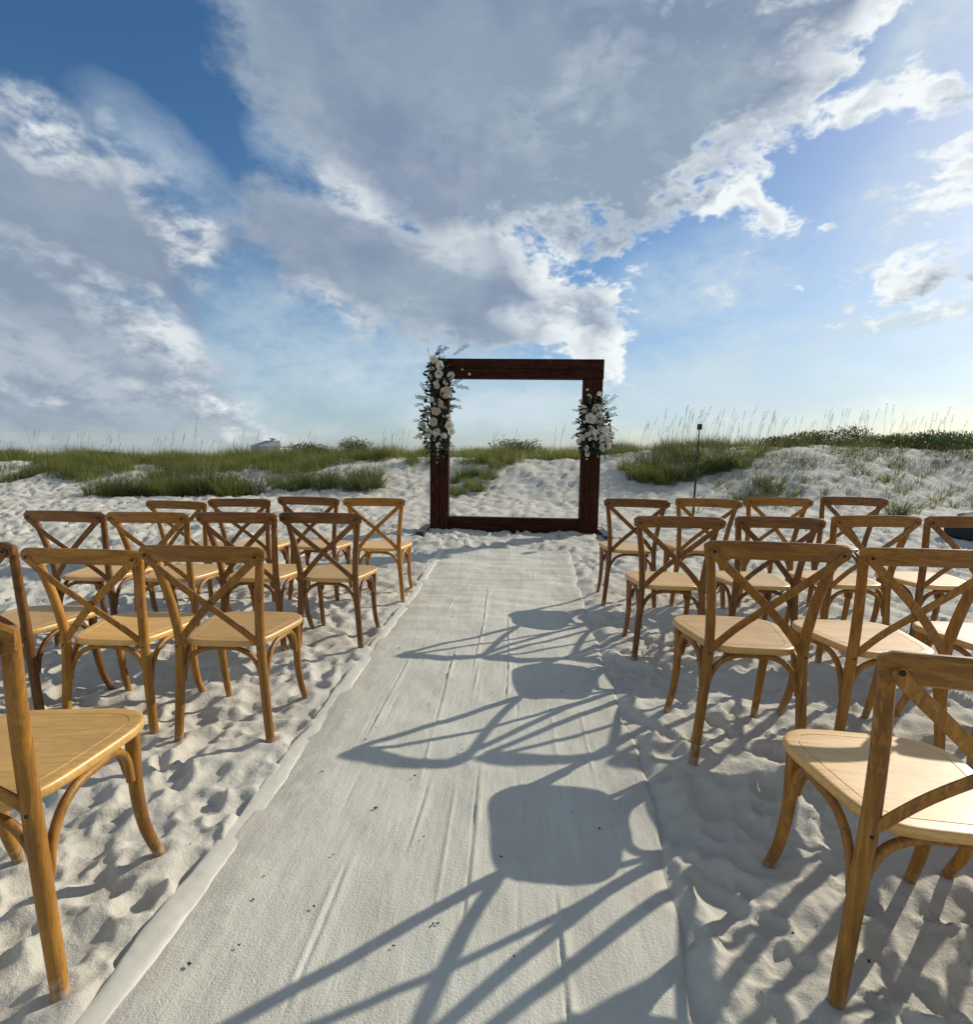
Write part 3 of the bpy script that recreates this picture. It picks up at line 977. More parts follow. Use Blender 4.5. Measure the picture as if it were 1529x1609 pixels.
def seat_mesh(mat):
    bm = bmesh.new()
    ol = seat_outline()
    n = len(ol)
    cen = Vector((0, 0.22, 0))

    def ring(inset, z):
        vs = []
        for i, p in enumerate(ol):
            tg = (ol[(i + 1) % n] - ol[i - 1]).normalized()
            nm = Vector((tg.y, -tg.x, 0))
            vs.append(bm.verts.new(Vector((p.x - nm.x * inset, p.y - nm.y * inset, z))))
        return vs
    prof = [(0.012, 0.434), (0.003, 0.436), (0.0, 0.442), (0.0, 0.453), (0.0015, 0.4585), (0.005, 0.4612), (0.012, 0.4618), (0.036, 0.4618), (0.0365, 0.4602), (0.0385, 0.4602), (0.039, 0.4618), (0.046, 0.4618)]
    rings = [ring(*p) for p in prof]
    for A, B in zip(rings, rings[1:]):
        for k in range(n):
            bm.faces.new((A[k], A[(k + 1) % n], B[(k + 1) % n], B[k]))
    # gently dished top
    prev = rings[-1]
    for s, dz in ((0.72, 0.0012), (0.40, 0.0022), (0.12, 0.0026)):
        cur = [bm.verts.new(Vector((cen.x + (v.co.x - cen.x) * s, cen.y + (v.co.y - cen.y) * s, 0.4618 - dz))) for v in rings[-1]]
        for k in range(n):
            bm.faces.new((prev[k], prev[(k + 1) % n], cur[(k + 1) % n], cur[k]))
        prev = cur
    bm.faces.new(prev)
    bm.faces.new(rings[0][::-1])
    return mesh_bm('seat', bm, mat)


def post_path(s):
    return catmull([(s * 0.207, 0.000, -0.075), (s * 0.201, 0.004, 0.02), (s * 0.186, 0.004, 0.22), (s * 0.175, 0.0, 0.42), (s * 0.176, -0.010, 0.52), (s * 0.190, -0.038, 0.66), (s * 0.212, -0.072, 0.80), (s * 0.218, -0.081, 0.858)], 4)


def chair_parts(fin):
    """returns (name, mesh) for every part of one chair"""
    W, RL, ST = M[fin], M[fin + ' rail'], M[fin + ' seat']
    out = [('seat', seat_mesh(ST))]
    for s in (-1, 1):
        bm = bmesh.new()
        p = post_path(s)
        n = len(p)
        rad = [0.0155 + 0.0038 * max(0.0, math.sin(math.pi * (i / (n - 1)) ** 0.8)) for i in range(n)]
        tube(bm, p, rad, 14)
        out.append(('rear_leg', mesh_bm('rear_leg', bm, W)))
    for s in (-1, 1):
        bm = bmesh.new()
        p = catmull([(s * 0.192, 0.345, 0.437), (s * 0.190, 0.350, 0.36), (s * 0.187, 0.362, 0.24), (s * 0.189, 0.390, 0.12), (s * 0.197, 0.430, 0.02), (s * 0.204, 0.462, -0.06)], 4)
        n = len(p)
        rad = [0.0195 - 0.0055 * (i / (n - 1)) for i in range(n)]
        tube(bm, p, rad, 12)
        out.append(('front_leg', mesh_bm('front_leg', bm, W)))
    # curved top rail, bowed backwards, rounded ends
    bm = bmesh.new()
    N = 24
    path, tap = [], []
    for i in range(N + 1):
        u = -1 + 2 * i / N
        path.append(Vector((u * 0.250, -0.108 - 0.034 * (1 - u * u), 0.848 + 0.008 * (1 - u * u))))
        tap.append(min(1.0, 0.62 + 4.5 * (1 - abs(u))))
    nrm = [Vector((0.28 * (p.x / 0.246), -1, -0.12)).normalized() for p in path]
    strip(bm, path, nrm, 0.066, 0.019, 0.006, tap)
    out.append(('top_rail', mesh_bm('top_rail', bm, RL)))
    # crossed flat slats
    for s in (-1, 1):
        bm = bmesh.new()
        oy = -0.004 if s < 0 else 0.006
        p = catmull([(s * 0.226, -0.128, 0.852), (s * 0.205, -0.126, 0.822), (s * 0.110, -0.112 + oy, 0.735), (s * 0.005, -0.083 + oy, 0.640), (-s * 0.085, -0.046 + oy, 0.550), (-s * 0.150, -0.018, 0.475), (-s * 0.172, -0.014, 0.448)], 5)
        n = len(p)
        tap = [0.72 + 0.28 * min(1, i / 4) if i < 4 else (1.0 if i < n - 4 else 0.85) for i in range(n)]
        strip(bm, p, Vector((0, -1, -0.25)), 0.031, 0.0095, 0.003, tap)
        out.append(('cross_slat', mesh_bm('cross_slat', bm, W)))
    # bent braces under the seat: back, front, two sides
    br = [
        [(-0.171, 0.010, 0.275), (-0.160, 0.012, 0.335), (-0.125, 0.014, 0.392), (-0.065, 0.016, 0.420), (0, 0.016, 0.424), (0.065, 0.016, 0.420), (0.125, 0.014, 0.392), (0.160, 0.012, 0.335), (0.171, 0.010, 0.275)],
        [(-0.172, 0.352, 0.300), (-0.160, 0.350, 0.350), (-0.128, 0.348, 0.398), (-0.07, 0.346, 0.422), (0, 0.346, 0.424), (0.07, 0.346, 0.422), (0.128, 0.348, 0.398), (0.160, 0.350, 0.350), (0.172, 0.352, 0.300)],
    ]
    for s in (-1, 1):
        br.append([(s * 0.183, 0.024, 0.265), (s * 0.184, 0.034, 0.330), (s * 0.186, 0.066, 0.390), (s * 0.189, 0.118, 0.421), (s * 0.193, 0.180, 0.425), (s * 0.193, 0.250, 0.421), (s * 0.190, 0.300, 0.392), (s * 0.188, 0.326, 0.345), (s * 0.188, 0.334, 0.295)])
    for b in br:
        bm = bmesh.new()
        p = catmull(b, 3)
        tube(bm, p, [0.0112] * len(p), 10, cap_round=False)
        out.append(('brace', mesh_bm('brace', bm, W)))
    for s in (-1, 1):
        bm = bmesh.new()
        p = [Vector((s * 0.219, -0.126, 0.846)), Vector((s * 0.220, -0.1345, 0.845))]
        tube(bm, p, [0.0068, 0.0062], 10)
        out.append(('bolt', mesh_bm('bolt', bm, M['bolt'])))
        bm = bmesh.new()
        tube(bm, [Vector((s * 0.177, -0.0150, 0.436)), Vector((s * 0.177, -0.0205, 0.436))], [0.0048, 0.0044], 8)
        out.append(('bolt', mesh_bm('bolt', bm, M['bolt'])))
    return out


PARTS = {f: chair_parts(f) for f in ('honey', 'chestnut')}
ORD = {1: 'first', 2: 'second', 3: 'third', 4: 'fourth'}
ROW = {1: 'row nearest the arch', 2: 'second row from arch', 3: 'third row from arch', 4: 'row farthest from arch'}
for cx, cy, ca, cz, fin, side, row, place in CHAIRS:
    t = empty('crossback_chair', (cx, cy, cz), ca)
    wood = 'honey' if fin == 'honey' else 'brown'
    where = 'beside' if place == 1 else None
    lab = '%s crossback chair %s of the runner, %s, %s' % (wood, side, ROW[row], 'nearest the runner' if place == 1 else ORD[place] + ' outwards')
    tag(t, lab, 'chair', 'wooden crossback chairs facing the arch')
    t.rotation_euler = (random.uniform(-0.014, 0.014), random.uniform(-0.016, 0.016), ca)
    v = random.uniform(0.86, 1.24)
    tint = (v * random.uniform(0.96, 1.03), v, v * random.uniform(0.86, 1.08), 1.0)
    for nm, me in PARTS[fin]:
        link_mesh(nm, me, t).color = tint


# ---------------------------------------------------------------- wooden square arch
AX0, AX1, AY, AZ0, AZ1 = -1.232, 1.200, 7.90, 0.165, 2.585
BW, BD = 0.272, 0.150


def build_arch():
    root = empty('wedding_arch', ((AX0 + AX1) / 2, AY, AZ0))
    tag(root, 'dark red brown square wooden arch standing at the end of the white runner', 'arch')
    inv = Matrix.Translation((-(AX0 + AX1) / 2, -AY, -AZ0))

    def put(name, bm, mat, parent):
        bm.transform(inv)
        return link_mesh(name, mesh_bm(name, bm, mat, False), parent)
    # two upright posts, each a core with two front planks
    for x0 in (AX0, AX1 - BW):
        bm = bmesh.new()
        box(bm, (x0, AY - BD / 2 + 0.020, AZ0 - 0.06), (x0 + BW, AY + BD / 2, AZ1 - BW), 0.004)
        po = put('post', bm, M['stain'], root)
        for k in range(2):
            bm = bmesh.new()
            xa = x0 + 0.001 + k * (BW / 2)
            box(bm, (xa + 0.0015, AY - BD / 2 - 0.002 * k, AZ0 - 0.06), (xa + BW / 2 - 0.004, AY - BD / 2 + 0.019, AZ1 - BW - 0.002), 0.004)
            put('plank', bm, M['stain'], po)
    # top beam spans over the posts
    bm = bmesh.new()
    box(bm, (AX0 - 0.006, AY - BD / 2 + 0.020, AZ1 - BW + 0.001), (AX1 + 0.006, AY + BD / 2, AZ1), 0.004)
    tb = put('top_beam', bm, M['stain beam'], root)
    for k in range(2):
        bm = bmesh.new()
        za = AZ1 - BW + 0.002 + k * BW / 2
        box(bm, (AX0 - 0.006, AY - BD / 2 - 0.003, za + 0.001), (AX1 + 0.006, AY - BD / 2 + 0.019, za + BW / 2 - 0.004), 0.004)
        put('plank', bm, M['stain beam'], tb)
    bm = bmesh.new()
    box(bm, (AX0 + BW + 0.001, AY - BD / 2 + 0.012, AZ0 - 0.06), (AX1 - BW - 0.001, AY + BD / 2 - 0.01, AZ0 + 0.175), 0.004)
    put('bottom_beam', bm, M['stain beam'], root)
    for s, xc in ((-1, AX0 - 0.062), (1, AX1 + 0.075)):
        bm = bmesh.new()
        box(bm, (xc - 0.055, AY - 0.55, AZ0 - 0.10), (xc + 0.055, AY + 0.55, AZ0 + 0.012), 0.004)
        put('foot', bm, M['black'], root)


build_arch()


# ---------------------------------------------------------------- flowers on the arch
def rose_mesh(name, mat, seed, r=1.0):
    rg = random.Random(seed)
    V, F = [], []
    layers = ((6, 1.0, 0.30, 0.18), (5, 0.78, 0.62, 0.30), (5, 0.55, 0.95, 0.42), (3, 0.32, 1.25, 0.5))
    for n, rad, lift, z0 in layers:
        ph = rg.random() * 6.28
        for k in range(n):
            a0 = ph + 2 * math.pi * k / n + rg.uniform(-0.12, 0.12)
            base = len(V)
            hw = math.pi / n * 1.35
            for i in range(4):
                v = i / 3
                for j in range(5):
                    u = -1 + j / 2
                    a = a0 + u * hw * (0.45 + 0.55 * min(1, v * 1.6))
                    edge = 1 - 0.20 * u * u * v
                    rr = rad * (0.12 + 0.88 * v) * edge * (1 + rg.uniform(-0.03, 0.03))
                    curl = -0.10 * max(0, v - 0.7) * 3
                    z = z0 * 0.6 + lift * 0.62 * v ** 0.8 * rad + curl * rad + 0.03 * u * u
                    V.append((rr * math.cos(a) * r, rr * math.sin(a) * r, z * r))
            for i in range(3):
                for j in range(4):
                    q = base + i * 5 + j
                    F.append((q, q + 1, q + 6, q + 5))
    return mesh_np(name, V, F, mat)


def leaf_arrays(P, Dv, Nv, L, Wd):
    """folded leaves: base point, direction, normal, length, width (arrays)"""
    Sd = np.cross(Dv, Nv)
    a = P
    m1 = P + Dv * (L * 0.35)[:, None]
    m2 = P + Dv * (L * 0.72)[:, None]
    tip = P + Dv * L[:, None] - Nv * (L * 0.10)[:, None]
    up = Nv * (Wd * 0.25)[:, None]
    l1 = m1 + Sd * (Wd * 0.5)[:, None] + up
    r1 = m1 - Sd * (Wd * 0.5)[:, None] + up
    l2 = m2 + Sd * (Wd * 0.38)[:, None] + up * 0.7
    r2 = m2 - Sd * (Wd * 0.38)[:, None] + up * 0.7
    V = np.stack([a, l1, r1, m1, l2, r2, m2, tip], 1)
    base = np.arange(len(P))[:, None, None] * 8
    f = np.array([[0, 3, 1, 1], [0, 2, 3, 3], [1, 3, 6, 4], [3, 2, 5, 6], [4, 6, 7, 7], [6, 5, 7, 7]])
    return V.reshape(-1, 3), (base + f[None]).reshape(-1, 4)


def mesh_mixed(name, V, F, mat):
    """like mesh_np but quads that repeat a vertex become triangles"""
    F = [tuple(dict.fromkeys(int(i) for i in f)) for f in F]
    me = bpy.data.meshes.new(name)
    me.from_pydata([tuple(v) for v in V], [], F)
    for p in me.polygons:
        p.use_smooth = True
    me.materials.append(mat)
    return me


def unit(a):
    return a / np.maximum(np.linalg.norm(a, axis=-1, keepdims=True), 1e-9)


def sprig_mesh(name, length, nl, bend, mat, seed, lw=0.024, ll=0.05):
    """a stem along +X with leaves either side"""
    rg = np.random.default_rng(seed)
    bm = bmesh.new()
    path = [Vector((length * i / 5, 0, bend * (i / 5) ** 2)) for i in range(6)]
    tube(bm, path, [0.0028 - 0.0003 * i for i in range(6)], 5, False)
    t = np.linspace(0.12, 1.0, nl)
    P = np.stack([length * t, np.zeros(nl), bend * t * t], -1)
    sd = np.where(np.arange(nl) % 2 == 0, 1, -1)
    Dv = unit(np.stack([0.6 + 0.2 * rg.random(nl), sd * (0.8 + 0.2 * rg.random(nl)), rg.normal(0, 0.35, nl)], -1))
    Nv = unit(np.cross(Dv, np.stack([rg.normal(0, .3, nl), rg.normal(0, .3, nl), np.ones(nl)], -1)))
    Nv = unit(np.cross(Nv, Dv))
    V, F = leaf_arrays(P, Dv, Nv, rg.uniform(0.8, 1.2, nl) * ll, np.full(nl, lw))
    vs = [bm.verts.new(v) for v in V]
    for f in F:
        f = list(dict.fromkeys(int(i) for i in f))
        bm.faces.new([vs[i] for i in f])
    me = bpy.data.meshes.new(name)
    bm.to_mesh(me)
    bm.free()
    me.materials.append(mat)
    for p in me.polygons:
        p.use_smooth = True
    return me


ROSES = [rose_mesh('rose', M['petal'], 1), rose_mesh('rose', M['petal'], 2), rose_mesh('rose', M['cream'], 3)]
SPRIGS = [sprig_mesh('sprig', 0.26, 12, -0.05, M['foliage'], 4), sprig_mesh('sprig', 0.20, 10, 0.05, M['foliage'], 5), sprig_mesh('sprig', 0.34, 20, -0.02, M['foliage'], 6, 0.012, 0.055)]
BLOOM = rose_mesh('blossom', M['petal'], 9)


def arrangement(cx, cy, cz, label, roses, sprigs, spine, seed, blossoms):
    root = empty('flower_arrangement', (cx, cy, cz))
    tag(root, label, 'flowers', 'flower arrangements tied to the wooden arch')
    rg = np.random.default_rng(seed)
    # leaves massed along the spine (points x, z, half width)
    n = 760
    sp = np.array(spine)
    k = rg.random(n) * (len(sp) - 1)
    i = k.astype(int)
    f = (k - i)[:, None]
    c = sp[i] * (1 - f) + sp[np.minimum(i + 1, len(sp) - 1)] * f
    ang = rg.random(n) * 2 * np.pi
    rad = np.sqrt(rg.random(n)) * c[:, 2]
    P = np.stack([c[:, 0] + np.cos(ang) * rad, -0.085 - np.abs(rg.normal(0, 0.055, n)), c[:, 1] + np.sin(ang) * rad * 0.7], -1)
    Dv = unit(np.stack([np.cos(ang) + rg.normal(0, .5, n), -0.5 + rg.normal(0, .4, n), np.sin(ang) + rg.normal(0, .5, n)], -1))
    Nv = unit(np.cross(Dv, rg.normal(0, 1, (n, 3))))
    V, F = leaf_arrays(P, Dv, Nv, rg.uniform(0.045, 0.085, n), rg.uniform(0.022, 0.04, n))
    fo = link_mesh('foliage', mesh_mixed('foliage', V, F, M['foliage']), root)
    fo['kind'] = 'stuff'
    for (x, z, s, w) in roses:
        o = link_mesh('rose', ROSES[w], root)
        o.location = (x, -0.145 - rg.uniform(0, 0.05), z)
        o.scale = (s * 1.12, s * 1.12, s * 1.12)
        o.rotation_euler = (R(90) + rg.normal(0, 0.3), rg.uniform(0, 6), rg.normal(0, 0.35))
    for (x, z, s) in blossoms:
        o = link_mesh('blossom', BLOOM, root)
        o.location = (x, -0.13 - rg.uniform(0, 0.06), z)
        o.scale = (s, s, s)
        o.rotation_euler = (R(90) + rg.normal(0, 0.45), rg.uniform(0, 6), rg.normal(0, 0.5))
    for (x, z, a, w, s) in sprigs:
        o = link_mesh('sprig', SPRIGS[w], root)
        o.location = (x, -0.11, z)
        q = Quaternion((0, 1, 0), -R(a)) @ Quaternion((1, 0, 0), R(90) + rg.normal(0, 0.4))
        o.rotation_euler = q.to_euler()
        o.scale = (s * 0.85, s * 0.85, s * 0.85)


# left one: from the top corner down the left post; right one: half way up the right post
rg0 = np.random.default_rng(77)


def apx(u, v):
    """offset on the face of the arch from a measured spot of the photograph (x, z in metres)"""
    return (-1.235 + (u - 677) * 0.00899 + 0.0, 2.585 - (v - 565) * 0.00915)


LX, LZ = -1.10, 1.95
roses = [(684, 569, .055, 0), (695, 578, .064, 0), (681, 583, .042, 0), (693, 591, .058, 1), (679, 594, .038, 0), (711, 592, .050, 1), (704, 618, .078, 2), (690, 607, .052, 1), (695, 635, .045, 2),
         (688, 646, .066, 2), (684, 663, .062, 2), (676, 679, .066, 0), (689, 678, .056, 1), (709, 668, .060, 1), (713, 677, .050, 1), (666, 667, .052, 1), (672, 652, .045, 1), (701, 684, .046, 1), (693, 698, .042, 1), (664, 684, .042, 0), (671, 695, .040, 0), (708, 655, .040, 1), (682, 629, .036, 1)]
L_r = [(apx(u, v)[0] - LX, apx(u, v)[1] - LZ, s, w) for u, v, s, w in roses]
L_b = []
for _ in range(46):
    v = rg0.uniform(590, 705)
    u = 690 + rg0.normal(0, 11) + (4 if v < 620 else -4)
    p = apx(u, v)
    L_b.append((p[0] - LX, p[1] - LZ, rg0.uniform(0.014, 0.030)))
L_b += [(apx(u, v)[0] - LX, apx(u, v)[1] - LZ, s) for u, v, s in ((691, 706, .022), (691, 712, .020), (692, 718, .018), (690, 725, .014), (740, 590, .02), (729, 583, .016))]
L_s = [(apx(u, v)[0] - LX, apx(u, v)[1] - LZ, a, w, s) for u, v, a, w, s in
       ((684, 562, 35, 0, .95), (688, 563, 70, 1, .8), (712, 563, 38, 2, .9), (678, 566, 110, 2, .5), (716, 607, -5, 0, .85), (712, 604, 25, 1, .8), (708, 636, -12, 0, .75), (706, 642, 20, 1, .7),
        (672, 618, 120, 1, .8), (676, 628, 170, 0, .85), (668, 634, 200, 1, .7), (672, 650, 150, 1, .6), (666, 680, 215, 1, .7), (706, 690, -50, 1, .8), (694, 704, -85, 0, .8), (700, 690, -60, 0, .8), (664, 660, 190, 1, .6), (730, 585, 10, 2, .4), (694, 712, -95, 1, .6), (712, 624, -30, 1, .7))]
arrangement(LX, AY, LZ, 'tall white rose and greenery arrangement on the left post and corner of the arch', L_r, L_s,
            [(apx(u, v)[0] - LX, apx(u, v)[1] - LZ, w) for u, v, w in ((688, 570, .11), (692, 590, .17), (694, 612, .19), (690, 640, .19), (686, 665, .22), (686, 690, .20), (692, 708, .10))], 21, L_b)
RX, RZ = 1.14, 1.65
roses = [(939, 640, .068, 0), (929, 655, .078, 0), (944, 666, .066, 0), (940, 658, .046, 1), (943, 650, .050, 1), (952, 672, .058, 1), (957, 686, .062, 1), (956, 695, .052, 0), (917, 641, .058, 1), (931, 672, .052, 1), (925, 678, .048, 1), (937, 676, .046, 1), (948, 698, .044, 0),
         (947, 684, .048, 0), (916, 684, .046, 1), (911, 689, .036, 0), (924, 700, .042, 0), (925, 708, .044, 0), (926, 622, .036, 1), (941, 618, .030, 1), (962, 678, .040, 1)]
R_r = [(apx(u, v)[0] - RX, apx(u, v)[1] - RZ, s, w) for u, v, s, w in roses]
R_b = []
for _ in range(36):
    v = rg0.uniform(628, 705)
    u = 934 + rg0.normal(0, 12)
    p = apx(u, v)
    R_b.append((p[0] - RX, p[1] - RZ, rg0.uniform(0.014, 0.030)))
R_b += [(apx(u, v)[0] - RX, apx(u, v)[1] - RZ, s) for u, v, s in ((922, 612, .02), (927, 632, .022), (945, 622, .018), (925, 716, .014), (949, 716, .014))]
R_s = [(apx(u, v)[0] - RX, apx(u, v)[1] - RZ, a, w, s) for u, v, a, w, s in
       ((944, 640, 40, 2, .95), (948, 646, 22, 0, .85), (950, 650, 5, 1, .9), (944, 632, 55, 1, .8), (956, 664, -25, 2, .55), (916, 660, 190, 1, .7), (912, 676, 215, 1, .7), (914, 644, 165, 1, .6), (938, 702, -70, 1, .8), (950, 700, -75, 0, .7), (924, 706, -95, 1, .7), (958, 690, -35, 1, .6), (940, 622, 80, 1, .5))]
arrangement(RX, AY, RZ, 'shorter white rose and greenery arrangement half way up the right post of the arch', R_r, R_s,
            [(apx(u, v)[0] - RX, apx(u, v)[1] - RZ, w) for u, v, w in ((932, 632, .12), (932, 650, .19), (936, 668, .22), (936, 688, .21), (930, 704, .12))], 22, R_b)


# ---------------------------------------------------------------- thin black pole and the black bag
def build_pole():
    x, y = 2.74, 8.5
    z = gz(x, y)
    root = empty('stand_pole', (x, y, z))
    tag(root, 'thin black stand with small dark head beyond the right block of chairs', 'stand')
    root.rotation_euler = (0, R(1.2), 0)
    h = 1.74 - z
    bm = bmesh.new()
    tube(bm, [Vector((0, 0, -0.05)), Vector((0, 0, h * 0.52))], [0.017, 0.017], 10)
    link_mesh('lower_tube', mesh_bm('lower_tube', bm, M['black']), root)
    bm = bmesh.new()
    tube(bm, [Vector((0, 0, h * 0.5)), Vector((0, 0, h - 0.06))], [0.011, 0.010], 8)
    link_mesh('upper_tube', mesh_bm('upper_tube', bm, M['black']), root)
    bm = bmesh.new()
    tube(bm, [Vector((0, 0, h * 0.49)), Vector((0, 0, h * 0.55))], [0.026, 0.024], 10)
    tube(bm, [Vector((0.02, 0, h * 0.52)), Vector((0.05, 0, h * 0.52))], [0.009, 0.012], 8)
    link_mesh('clamp', mesh_bm('clamp', bm, M['black']), root)
    bm = bmesh.new()
    box(bm, (-0.032, -0.028, h - 0.075), (0.032, 0.028, h + 0.012), 0.012)
    link_mesh('head', mesh_bm('head', bm, M['black']), root)
    bm = bmesh.new()
    tube(bm, [Vector((0, 0, -0.02)), Vector((0, 0, 0.02))], [0.14, 0.13], 24)
    link_mesh('base', mesh_bm('base', bm, M['black']), root)


build_pole()


def build_bag():
    x, y = 6.86, 7.75
    z = gz(x, y) - 0.05
    root = empty('gear_bag', (x, y, z))
    tag(root, 'large black bag lying on the sand at the right edge behind the chairs', 'bag')
    # soft bag: rounded box with a sagging, sloping top
    bm = bmesh.new()
    nu, nv = 36, 18
    vs = []
    for i in range(nv + 1):
        phi = -math.pi / 2 + math.pi * i / nv
        row = []
        for j in range(nu):
            a = 2 * math.pi * j / nu
            ca, sa = math.cos(a), math.sin(a)
            cp = max(0.0, math.cos(phi)) ** 0.22
            e = 0.45
            px = math.copysign(abs(ca) ** e, ca) * cp * 0.78
            if px < 0:
                px *= 1.10 - 0.20 * max(0.0, (math.sin(phi) + 1) / 2)
            py = math.copysign(abs(sa) ** e, sa) * cp * 0.40
            pz = math.copysign(abs(math.sin(phi)) ** 0.55, math.sin(phi))
            hz = 0.23 * (0.72 + 0.28 * (1 - min(1, abs(px - 0.15) / 0.85)))
            zz = 0.20 + pz * hz
            wob = 0.014 * math.sin(px * 17 + py * 9) + 0.010 * math.sin(pz * 6 + px * 31)
            row.append(bm.verts.new((px * (1 + wob), py * (1 + wob), zz + wob)))
        vs.append(row)
    for A, B in zip(vs, vs[1:]):
        for k in range(nu):
            bm.faces.new((A[k], A[(k + 1) % nu], B[(k + 1) % nu], B[k]))
    bmesh.ops.remove_doubles(bm, verts=bm.verts, dist=0.0005)
    link_mesh('body', mesh_bm('body', bm, M['black cloth']), root)
    for s in (-1, 1):
        bm = bmesh.new()
        p = catmull([(-0.28, s * 0.30, 0.36), (-0.22, s * 0.22, 0.50), (0, s * 0.16, 0.54), (0.22, s * 0.22, 0.50), (0.28, s * 0.30, 0.36)], 5)
        strip(bm, p, Vector((0, s, 0.6)), 0.03, 0.005, 0.001)
        link_mesh('strap', mesh_bm('strap', bm, M['black cloth']), root)


build_bag()


# ---------------------------------------------------------------- beach house far behind the dunes
def build_house():
    root = empty('beach_house', (-68.5, 150, 0.15))
    root.scale = (0.85, 0.85, 0.88)
    tag(root, 'pale grey beach house roof showing far behind the left dune', 'house')
    bm = bmesh.new()
    box(bm, (-4.6, -4, -1), (5.0, 4, 3.1))
    link_mesh('wall', mesh_bm('wall', bm, M['wall'], False), root)
    bm = bmesh.new()
    pts = [(-5.3, -4.6, 3.1), (5.6, -4.6, 3.1), (5.6, 4.6, 3.1), (-5.3, 4.6, 3.1), (-1.6, 0, 5.0), (3.2, 0, 5.0)]
    v = [bm.verts.new(p) for p in pts]
    for f in ((0, 1, 5, 4), (1, 2, 5), (2, 3, 4, 5), (3, 0, 4), (3, 2, 1, 0)):
        bm.faces.new([v[i] for i in f])
    rf = link_mesh('roof', mesh_bm('roof', bm, M['roof'], False), root)
    bm = bmesh.new()
    box(bm, (0.6, -0.9, 4.9), (1.4, 0.9, 5.5))
    box(bm, (0.1, -1.2, 5.5), (1.9, 1.2, 5.75))
    link_mesh('cupola', mesh_bm('cupola', bm, M['roof'], False), rf)
    for x in (-3.2, -0.6, 2.4):
        bm = bmesh.new()
        box(bm, (x, -4.06, 1.4), (x + 1.3, -4.003, 3.0))
        link_mesh('window', mesh_bm('window', bm, M['roof'], False), root)


build_house()


# ---------------------------------------------------------------- dune vegetation
def blades(P, H, lean, az, wd, curve):
    """curved tapering grass blades; returns vertex and face arrays"""
    n = len(P)
    dx, dy = np.cos(az), np.sin(az)
    sx, sy = -np.sin(az + 0.6), np.cos(az + 0.6)
    rows = []
    for t, w in ((0, 1.0), (0.38, 0.9), (0.72, 0.6)):
        off = lean * H * t + curve * H * t * t
        c = P + np.stack([dx * off, dy * off, H * (t - 0.35 * curve * t * t)], -1)
        s = np.stack([sx, sy, np.zeros(n)], -1) * (wd * w / 2)[:, None]
        rows += [c - s, c + s]
    off = lean * H + curve * H
    rows.append(P + np.stack([dx * off, dy * off, H * (1 - 0.35 * curve)], -1))
    V = np.stack(rows, 1).reshape(-1, 3)
    b = np.arange(n)[:, None, None] * 7
    f = np.array([[0, 1, 3, 2], [2, 3, 5, 4]])
    tri = np.array([[4, 5, 6]])
    return V, (b + f).reshape(-1, 4), (b + tri).reshape(-1, 3)


def mesh_blades(name, V, Q, T, mat):
    me = bpy.data.meshes.new(name)
    me.vertices.add(len(V))
    me.vertices.foreach_set('co', np.asarray(V, np.float32).ravel())
    li = np.concatenate([Q.ravel(), T.ravel()]).astype(np.int32)
    me.loops.add(len(li))
    me.loops.foreach_set('vertex_index', li)
    ls = np.concatenate([np.arange(len(Q)) * 4, len(Q) * 4 + np.arange(len(T)) * 3]).astype(np.int32)
    lt = np.concatenate([np.full(len(Q), 4), np.full(len(T), 3)]).astype(np.int32)
    me.polygons.add(len(ls))
    me.polygons.foreach_set('loop_start', ls)
    me.polygons.foreach_set('loop_total', lt)
    me.update(calc_edges=True)
    me.materials.append(mat)
    return me


def grass_field(name, n, xy, hfun, mat, label, wd=(0.006, 0.011), lean=0.25):
    """grass too thick to count, as one object"""
    x, y = xy(n)
    # gather into loose clumps
    keep = rng.random(len(x)) < sstep(-0.25, 0.25, perlin(x * 0.8, y * 0.8, 140) + 0.5 * perlin(x * 2.6, y * 2.6, 141) - 0.06)
    x, y = x[keep], y[keep]
    P = np.stack([x, y, ground_base(x, y) - 0.03], -1)
    H = hfun(x, y) * rng.uniform(0.55, 1.15, len(x)) * (0.75 + 0.9 * np.clip(perlin(x * 1.3, y * 1.3, 142) + 0.2, 0, 0.6))
    V, Q, T = blades(P, H, np.abs(rng.normal(0, lean, len(x))), rng.random(len(x)) * 6.28, rng.uniform(*wd, len(x)), rng.uniform(0.0, 0.5, len(x)))
    o = link_mesh(name, mesh_blades(name, V, Q, T, mat))
    tag(o, label, None, None, 'stuff')
    return o


def at(u, v, y):
    """ground x of a measured bearing at the distance y"""
    d = c_f + c_r * ((u - 764.5) / 856.8) - c_u * ((v - 804.5) / 856.8)
    return d.x / d.y * y


def left_belt(n):
    y = rng.uniform(12.2, 19.5, n)
    x = y * rng.uniform(-1.12, -0.16, n)
    lo = np.interp(x / y, [-1.1, -0.7, -0.5, -0.3, -0.16], [12.3, 12.6, 13.4, 13.8, 14.6])
    k = y > lo + 0.6 * perlin(x * 0.7, y * 0 + 2.2, 150)
    return x[k], y[k]


def mid_belt(n):
    y = rng.uniform(14.2, 20, n)
    x = y * rng.uniform(-0.2, 0.2, n)
    lo = np.interp(x / y, [-0.2, -0.1, 0.02, 0.12, 0.2], [13.0, 13.2, 14.4, 15.2, 14.8])
    k = y > lo + 0.5 * perlin(x * 0.9, y * 0 + 4.2, 151)
    return x[k], y[k]


def right_belt(n):
    y = rng.uniform(13.0, 20, n)
    x = y * rng.uniform(0.14, 1.15, n)
    lo = np.interp(x / y, [0.14, 0.22, 0.33, 0.42, 0.6, 1.1], [15.2, 13.6, 13.4, 15.2, 16.1, 16.3])
    k = y > lo + 0.5 * perlin(x * 0.9, y * 0 + 6.2, 152)
    return x[k], y[k]


